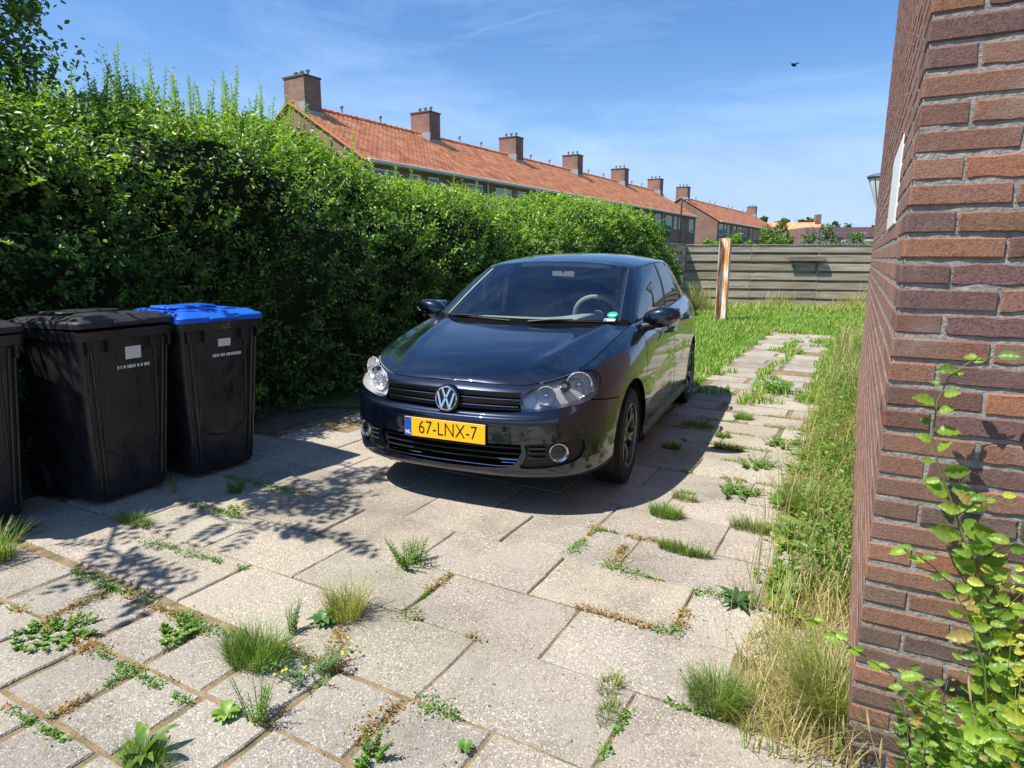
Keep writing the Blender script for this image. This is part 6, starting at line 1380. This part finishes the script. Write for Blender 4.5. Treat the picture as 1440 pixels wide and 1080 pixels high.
# door handles
for dlist, s0, z0 in ((fd_, 2.16, .872), (rd_, 2.98, .905)):
    for sg, d in ((1, dlist[0]), (-1, dlist[1])):
        hit = allbvh.ray_cast(Vector((s0, 2, z0)), Vector((0, -1, 0)))[0]; yy = hit[1]
        q = MB(); q.tube([(-s0 + .10, sg * (yy - .004), z0 - .004), (-s0 + .085, sg * (yy + .030), z0), (-s0, sg * (yy + .038), z0 + .004), (-s0 - .085, sg * (yy + .030), z0 + .002), (-s0 - .10, sg * (yy - .004), z0)], [.012, .013, .014, .013, .012], 8); q.build('door_handle', M_paint, d, smooth='auto')
        q = MB(); q.lathe([(.0, -.03), (.045, -.012), (.062, .001)], 24, Matrix.Translation((-s0, sg * (yy - .001), z0)) @ Matrix.Rotation(-sg * math.pi / 2, 4, 'X') @ Matrix.Diagonal((1.25, .62, 1, 1))); q.build('handle_recess', M_gap, d, smooth=True)
# side rubbing strip / sill
for sg in (1, -1):
    q = MB(); G_ = []
    for i in range(31):
        s0 = 1.24 + 1.86 * i / 30; hit = allbvh.ray_cast(Vector((s0, 2, .275)), Vector((0, -1, 0)))[0]; yy = hit[1] if hit else .878; G_.append([(-s0, sg * (yy - .03), .17), (-s0, sg * (yy + .004), .20), (-s0, sg * (yy + .008), .235), (-s0, sg * (yy - .004), .262)])
    q.grid(G_, flip=sg < 0); q.build('sill', M_plast, car, smooth='auto')
# arches
for cx_, nm in ((.885, 'f'), (3.463, 'r')):
    for sg in (1, -1):
        q = MB(); G_ = []
        for i in range(29):
            a = math.radians(-25 + 230 * i / 28); x = cx_ - (AR - .002) * math.cos(a); z = .315 + (AR - .004) * math.sin(a); z = max(z, .17); hit = allbvh.ray_cast(Vector((x, 2, z)), Vector((0, -1, 0)))[0]; yy = (hit[1] if hit else .87); yy = min(max(yy, .80), .9); G_.append([(-x, sg * (yy - .012), z), (-x, sg * .60, z), (-x, sg * .55, z)])
        q.grid(G_, flip=sg > 0); q.build('wheel_arch_liner', M_plast, car, smooth=True)
# underbody, engine bay block
q = MB(); q.box(-1.25, -.22, -.52, .52, .19, .60); q.box(-3.1, -1.25, -.80, .80, .18, .42); q.box(-4.10, -3.1, -.52, .52, .22, .55); q.box(-.25, -.10, -.45, .45, .21, .60); q.build('underbody', M_gap, car)
# tail lamps and hatch details
for sg in (1, -1):
    q = MB(); G_ = []
    for i in range(9):
        z = .82 + .17 * i / 8; row = []
        for j in range(9):
            y = .50 + .30 * j / 8; h_ = allbvh.ray_cast(Vector((6, y, z)), Vector((-1, 0, 0)))[0]
            if h_ is None: h_ = Vector((4.0, y, z))
            row.append((-(h_[0] + .006), sg * y, z))
        G_.append(row)
    q.grid(G_, flip=sg > 0); q.build('tail_light', principled('red_lens', (.30, .008, .008), .1, spec=.8), car, smooth=True)
q = MB(); hr_ = allbvh.ray_cast(Vector((6, 0, .75)), Vector((-1, 0, 0)))[0]; q.box(-hr_[0] - .012, -hr_[0] + .004, -.26, .26, .66, .77, bev=.002); q.build('rear_plate', M_yel, car)
# wheels
M_rim = principled('dark_alloy', (.15, .15, .16), .28, .9); M_rim2 = principled('alloy_edge', (.28, .28, .29), .25, 1.0)
def wheel(x, sg, steer=0):
    wr = empty('wheel', (-x, sg * .768, .312), steer); wr.parent = car; T = Matrix.Rotation(-sg * math.pi / 2, 4, 'X')      # local z of the lathe points out of the car
    q = MB(); q.lathe([(.205, -.098), (.25, -.102), (.295, -.096), (.311, -.078), (.3135, -.05), (.3135, -.02), (.307, -.019), (.307, -.013), (.3135, -.012), (.3135, .012), (.307, .013), (.307, .019), (.3135, .02), (.3135, .05), (.311, .078), (.295, .096), (.262, .102), (.25, .1045), (.225, .101), (.205, .094)], 72, T)
    for k in range(72):      # tread blocks
        a = 2 * math.pi * k / 72
        for b0, b1 in ((.055, .092), (-.092, -.055)): q.add([tuple(T @ Vector((r * math.cos(a + o), r * math.sin(a + o), b))) for r, o, b in ((.3155 if abs(b0) < .06 else .306, 0, b0), (.3155 if abs(b1) < .06 else .306, 0, b1), (.3155 if abs(b1) < .06 else .306, .055, b1), (.3155 if abs(b0) < .06 else .306, .055, b0))], [(0, 1, 2, 3)])
    q.build('tyre', M_tyre, wr, smooth='auto')
    q = MB(); q.lathe([(.206, .094), (.204, .082), (.194, .074), (.188, .03), (.186, -.08), (.2, -.096)], 60, T)
    for k in range(5):
        a = 2 * math.pi * k / 5 + .3
        for off in (-.10, .10):
            G_ = []
            for f in np.linspace(0, 1, 7):
                r = .045 + .150 * f; aa = a + off * (1.15 + 1.3 * f) * (.35 + f * .65); w_ = (.030 - .004 * f) * .5; zz = .062 + .022 * math.sin(f * 2.4); ca_, sa_ = math.cos(aa), math.sin(aa)
                G_.append([tuple(T @ Vector((r * ca_ - o * sa_, r * sa_ + o * ca_, zz + d))) for o, d in ((-w_, -.03), (-w_ * .9, 0), (0, .004), (w_ * .9, 0), (w_, -.03))])
            q.grid(G_)
        G_ = [[tuple(T @ Vector(((.045 + .05 * f) * math.cos(a + o), (.045 + .05 * f) * math.sin(a + o), .066 + .01 * f))) for o in (-.25, 0, .25)] for f in (0, .5, 1)]; q.grid(G_)
    q.lathe([(.06, .03), (.056, .068), (.034, .076), (.030, .072), (.0, .073)], 30, T); o_ = q.build('rim', M_rim, wr, smooth='auto')
    q = MB(); q.lathe([(.2065, .0945), (.2035, .0995), (.2000, .0945)], 60, T); q.build('rim_edge', M_rim2, wr, smooth=True)
    q = MB(); q.lathe([(.0, -.02), (.13, -.02), (.135, -.03), (.13, -.04), (0, -.04)], 40, T); q.build('brake_disc', M_dchrome, wr, smooth='auto')
for sg in (1, -1): wheel(.885, sg, math.radians(1.5)); wheel(3.463, sg)
# interior
M_int = noisemat('dark_fabric', [(.4, (.09, .095, .105)), (.6, (.13, .137, .15))], scale=30, rough=.9); M_dash = principled('dashboard_plastic', (.32, .33, .34), .6); M_lin = principled('grey_lining', (.52, .52, .49), .9)
q = MB(); G_ = []
for i in range(25):
    y = -.72 + 1.44 * i / 24; hump = .045 * math.exp(-((y - .36) / .22) ** 2); G_.append([(-1.12, y, .94), (-1.25, y, .960), (-1.45, y, .975 + hump * .6), (-1.62, y, .975 + hump), (-1.72, y, .945 + hump * .6), (-1.76, y, .86), (-1.70, y, .60)])
q.grid(G_, flip=True); q.build('dashboard', M_dash, car, smooth=True)
sw = MB(); sw.tube([(0, .185 * math.cos(a), .185 * math.sin(a)) for a in np.linspace(0, 2 * math.pi, 33)], .016, 8, cap=False); sw.tube([(.02, -.17, 0), (.03, 0, 0), (.02, .17, 0)], .016, 6); sw.tube([(.03, 0, 0), (.02, 0, -.17)], .018, 6); sw.lathe([(.06, 0), (.05, .03), (0, .035)], 16, Matrix.Translation((.0, 0, 0)) @ Matrix.Rotation(-math.pi / 2, 4, 'Y'))
o_ = sw.build('steering_wheel', M_dash, car, smooth='auto'); o_.location = (-1.80, .365, .975); o_.rotation_euler = (0, math.radians(24), 0)
for sy in (.365, -.365):
    st = MB(); G_ = []
    for f in np.linspace(0, 1, 9):
        z = .50 + .62 * f; x = -2.28 - .16 * f; w_ = .25 - .045 * f ** 3; th = .06 + .03 * math.sin(f * 3.1); G_.append([(x - th, sy - w_ * .8, z), (x, sy - w_, z), (x + th * 1.3, sy - w_ * .8, z), (x + th * .7, sy, z), (x + th * 1.3, sy + w_ * .8, z), (x, sy + w_, z), (x - th, sy + w_ * .8, z), (x - th, sy - w_ * .8, z)])
    st.grid(G_); st.add([G_[-1][i] for i in range(7)], [tuple(range(7))]); st.box(-2.32, -1.82, sy - .25, sy + .25, .36, .54, bev=.05)
    hr = []
    for f in np.linspace(0, 1, 8): w_ = .135 * math.sin(math.pi * (.12 + .8 * f)) ** .4; t_ = .05 * math.sin(math.pi * (.1 + .8 * f)) ** .5; z = 1.16 + .20 * f; hr.append([(-2.47 + t_ * c_, sy + w_ * s__, z) for c_, s__ in ((1, -.75), (1, .75), (.6, 1), (-.6, 1), (-1, .7), (-1, -.7), (-.6, -1), (.6, -1), (1, -.75))])
    st.grid(hr); st.add(hr[-1][:8], [tuple(range(8))]); 
    for o2 in (-.06, .06): st.tube([(-2.46, sy + o2, 1.08), (-2.47, sy + o2, 1.2)], .008, 6)
    st.build('seat', M_int, car, smooth='auto')
q = MB(); q.box(-3.55, -3.25, -.62, .62, .45, 1.03, bev=.05); q.box(-3.35, -2.9, -.64, .64, .36, .52, bev=.05)
for sy in (-.36, .36): q.box(-3.55, -3.46, sy - .12, sy + .12, 1.04, 1.20, bev=.03)
q.build('rear_bench', M_int, car)
q = MB(); q.box(-2.05, -2.02, -.105, .105, 1.275, 1.335, bev=.01); q.build('inner_mirror', M_dchrome, car); q = MB(); q.tube([(-1.98, 0, 1.37), (-2.03, 0, 1.31)], .01, 6); q.box(-1.97, -1.90, -.04, .04, 1.345, 1.385, bev=.01); q.build('mirror_stalk', M_plast, car)
# lining of the roof, pillars and parcel shelf
q = MB()
for sg in (1, -1):
    for k0, k1 in ((4.05, 5.2), (7.8, 8.08), (10.95, 12.2)):
        kk = np.linspace(k0, k1, 5); gg = green(kk, np.linspace(.02, 1, 8)); q.grid([[(-p[0], sg * (p[1] - .035), p[2]) for p in r] for r in gg], flip=sg < 0)
q.build('pillar_lining', M_lin, car, smooth=True)
q = MB(); q.grid([[(-s0, y, roofz(np.array([s0]), np.array([y]))[0] - .035) for y in np.linspace(-.56, .56, 9)] for s0 in np.linspace(1.93, 3.7, 12)]); q.build('roof_lining', M_lin, car, smooth=True)
q = MB(); q.box(-4.0, -3.5, -.66, .66, 1.0, 1.02); q.box(-3.9, -1.2, -.70, .70, .30, .36)
for sg in (1, -1): q.box(-3.9, -1.2, sg * .745 - .01, sg * .745 + .01, .3, .97)
q.build('cabin_trim', M_dash, car)
for sg in (1, -1): q = MB(); q.tube([(-2.36, sg * .70, .95), (-2.33, sg * .64, 1.25)], .02, 6); q.build('seat_belt', M_lin, car)
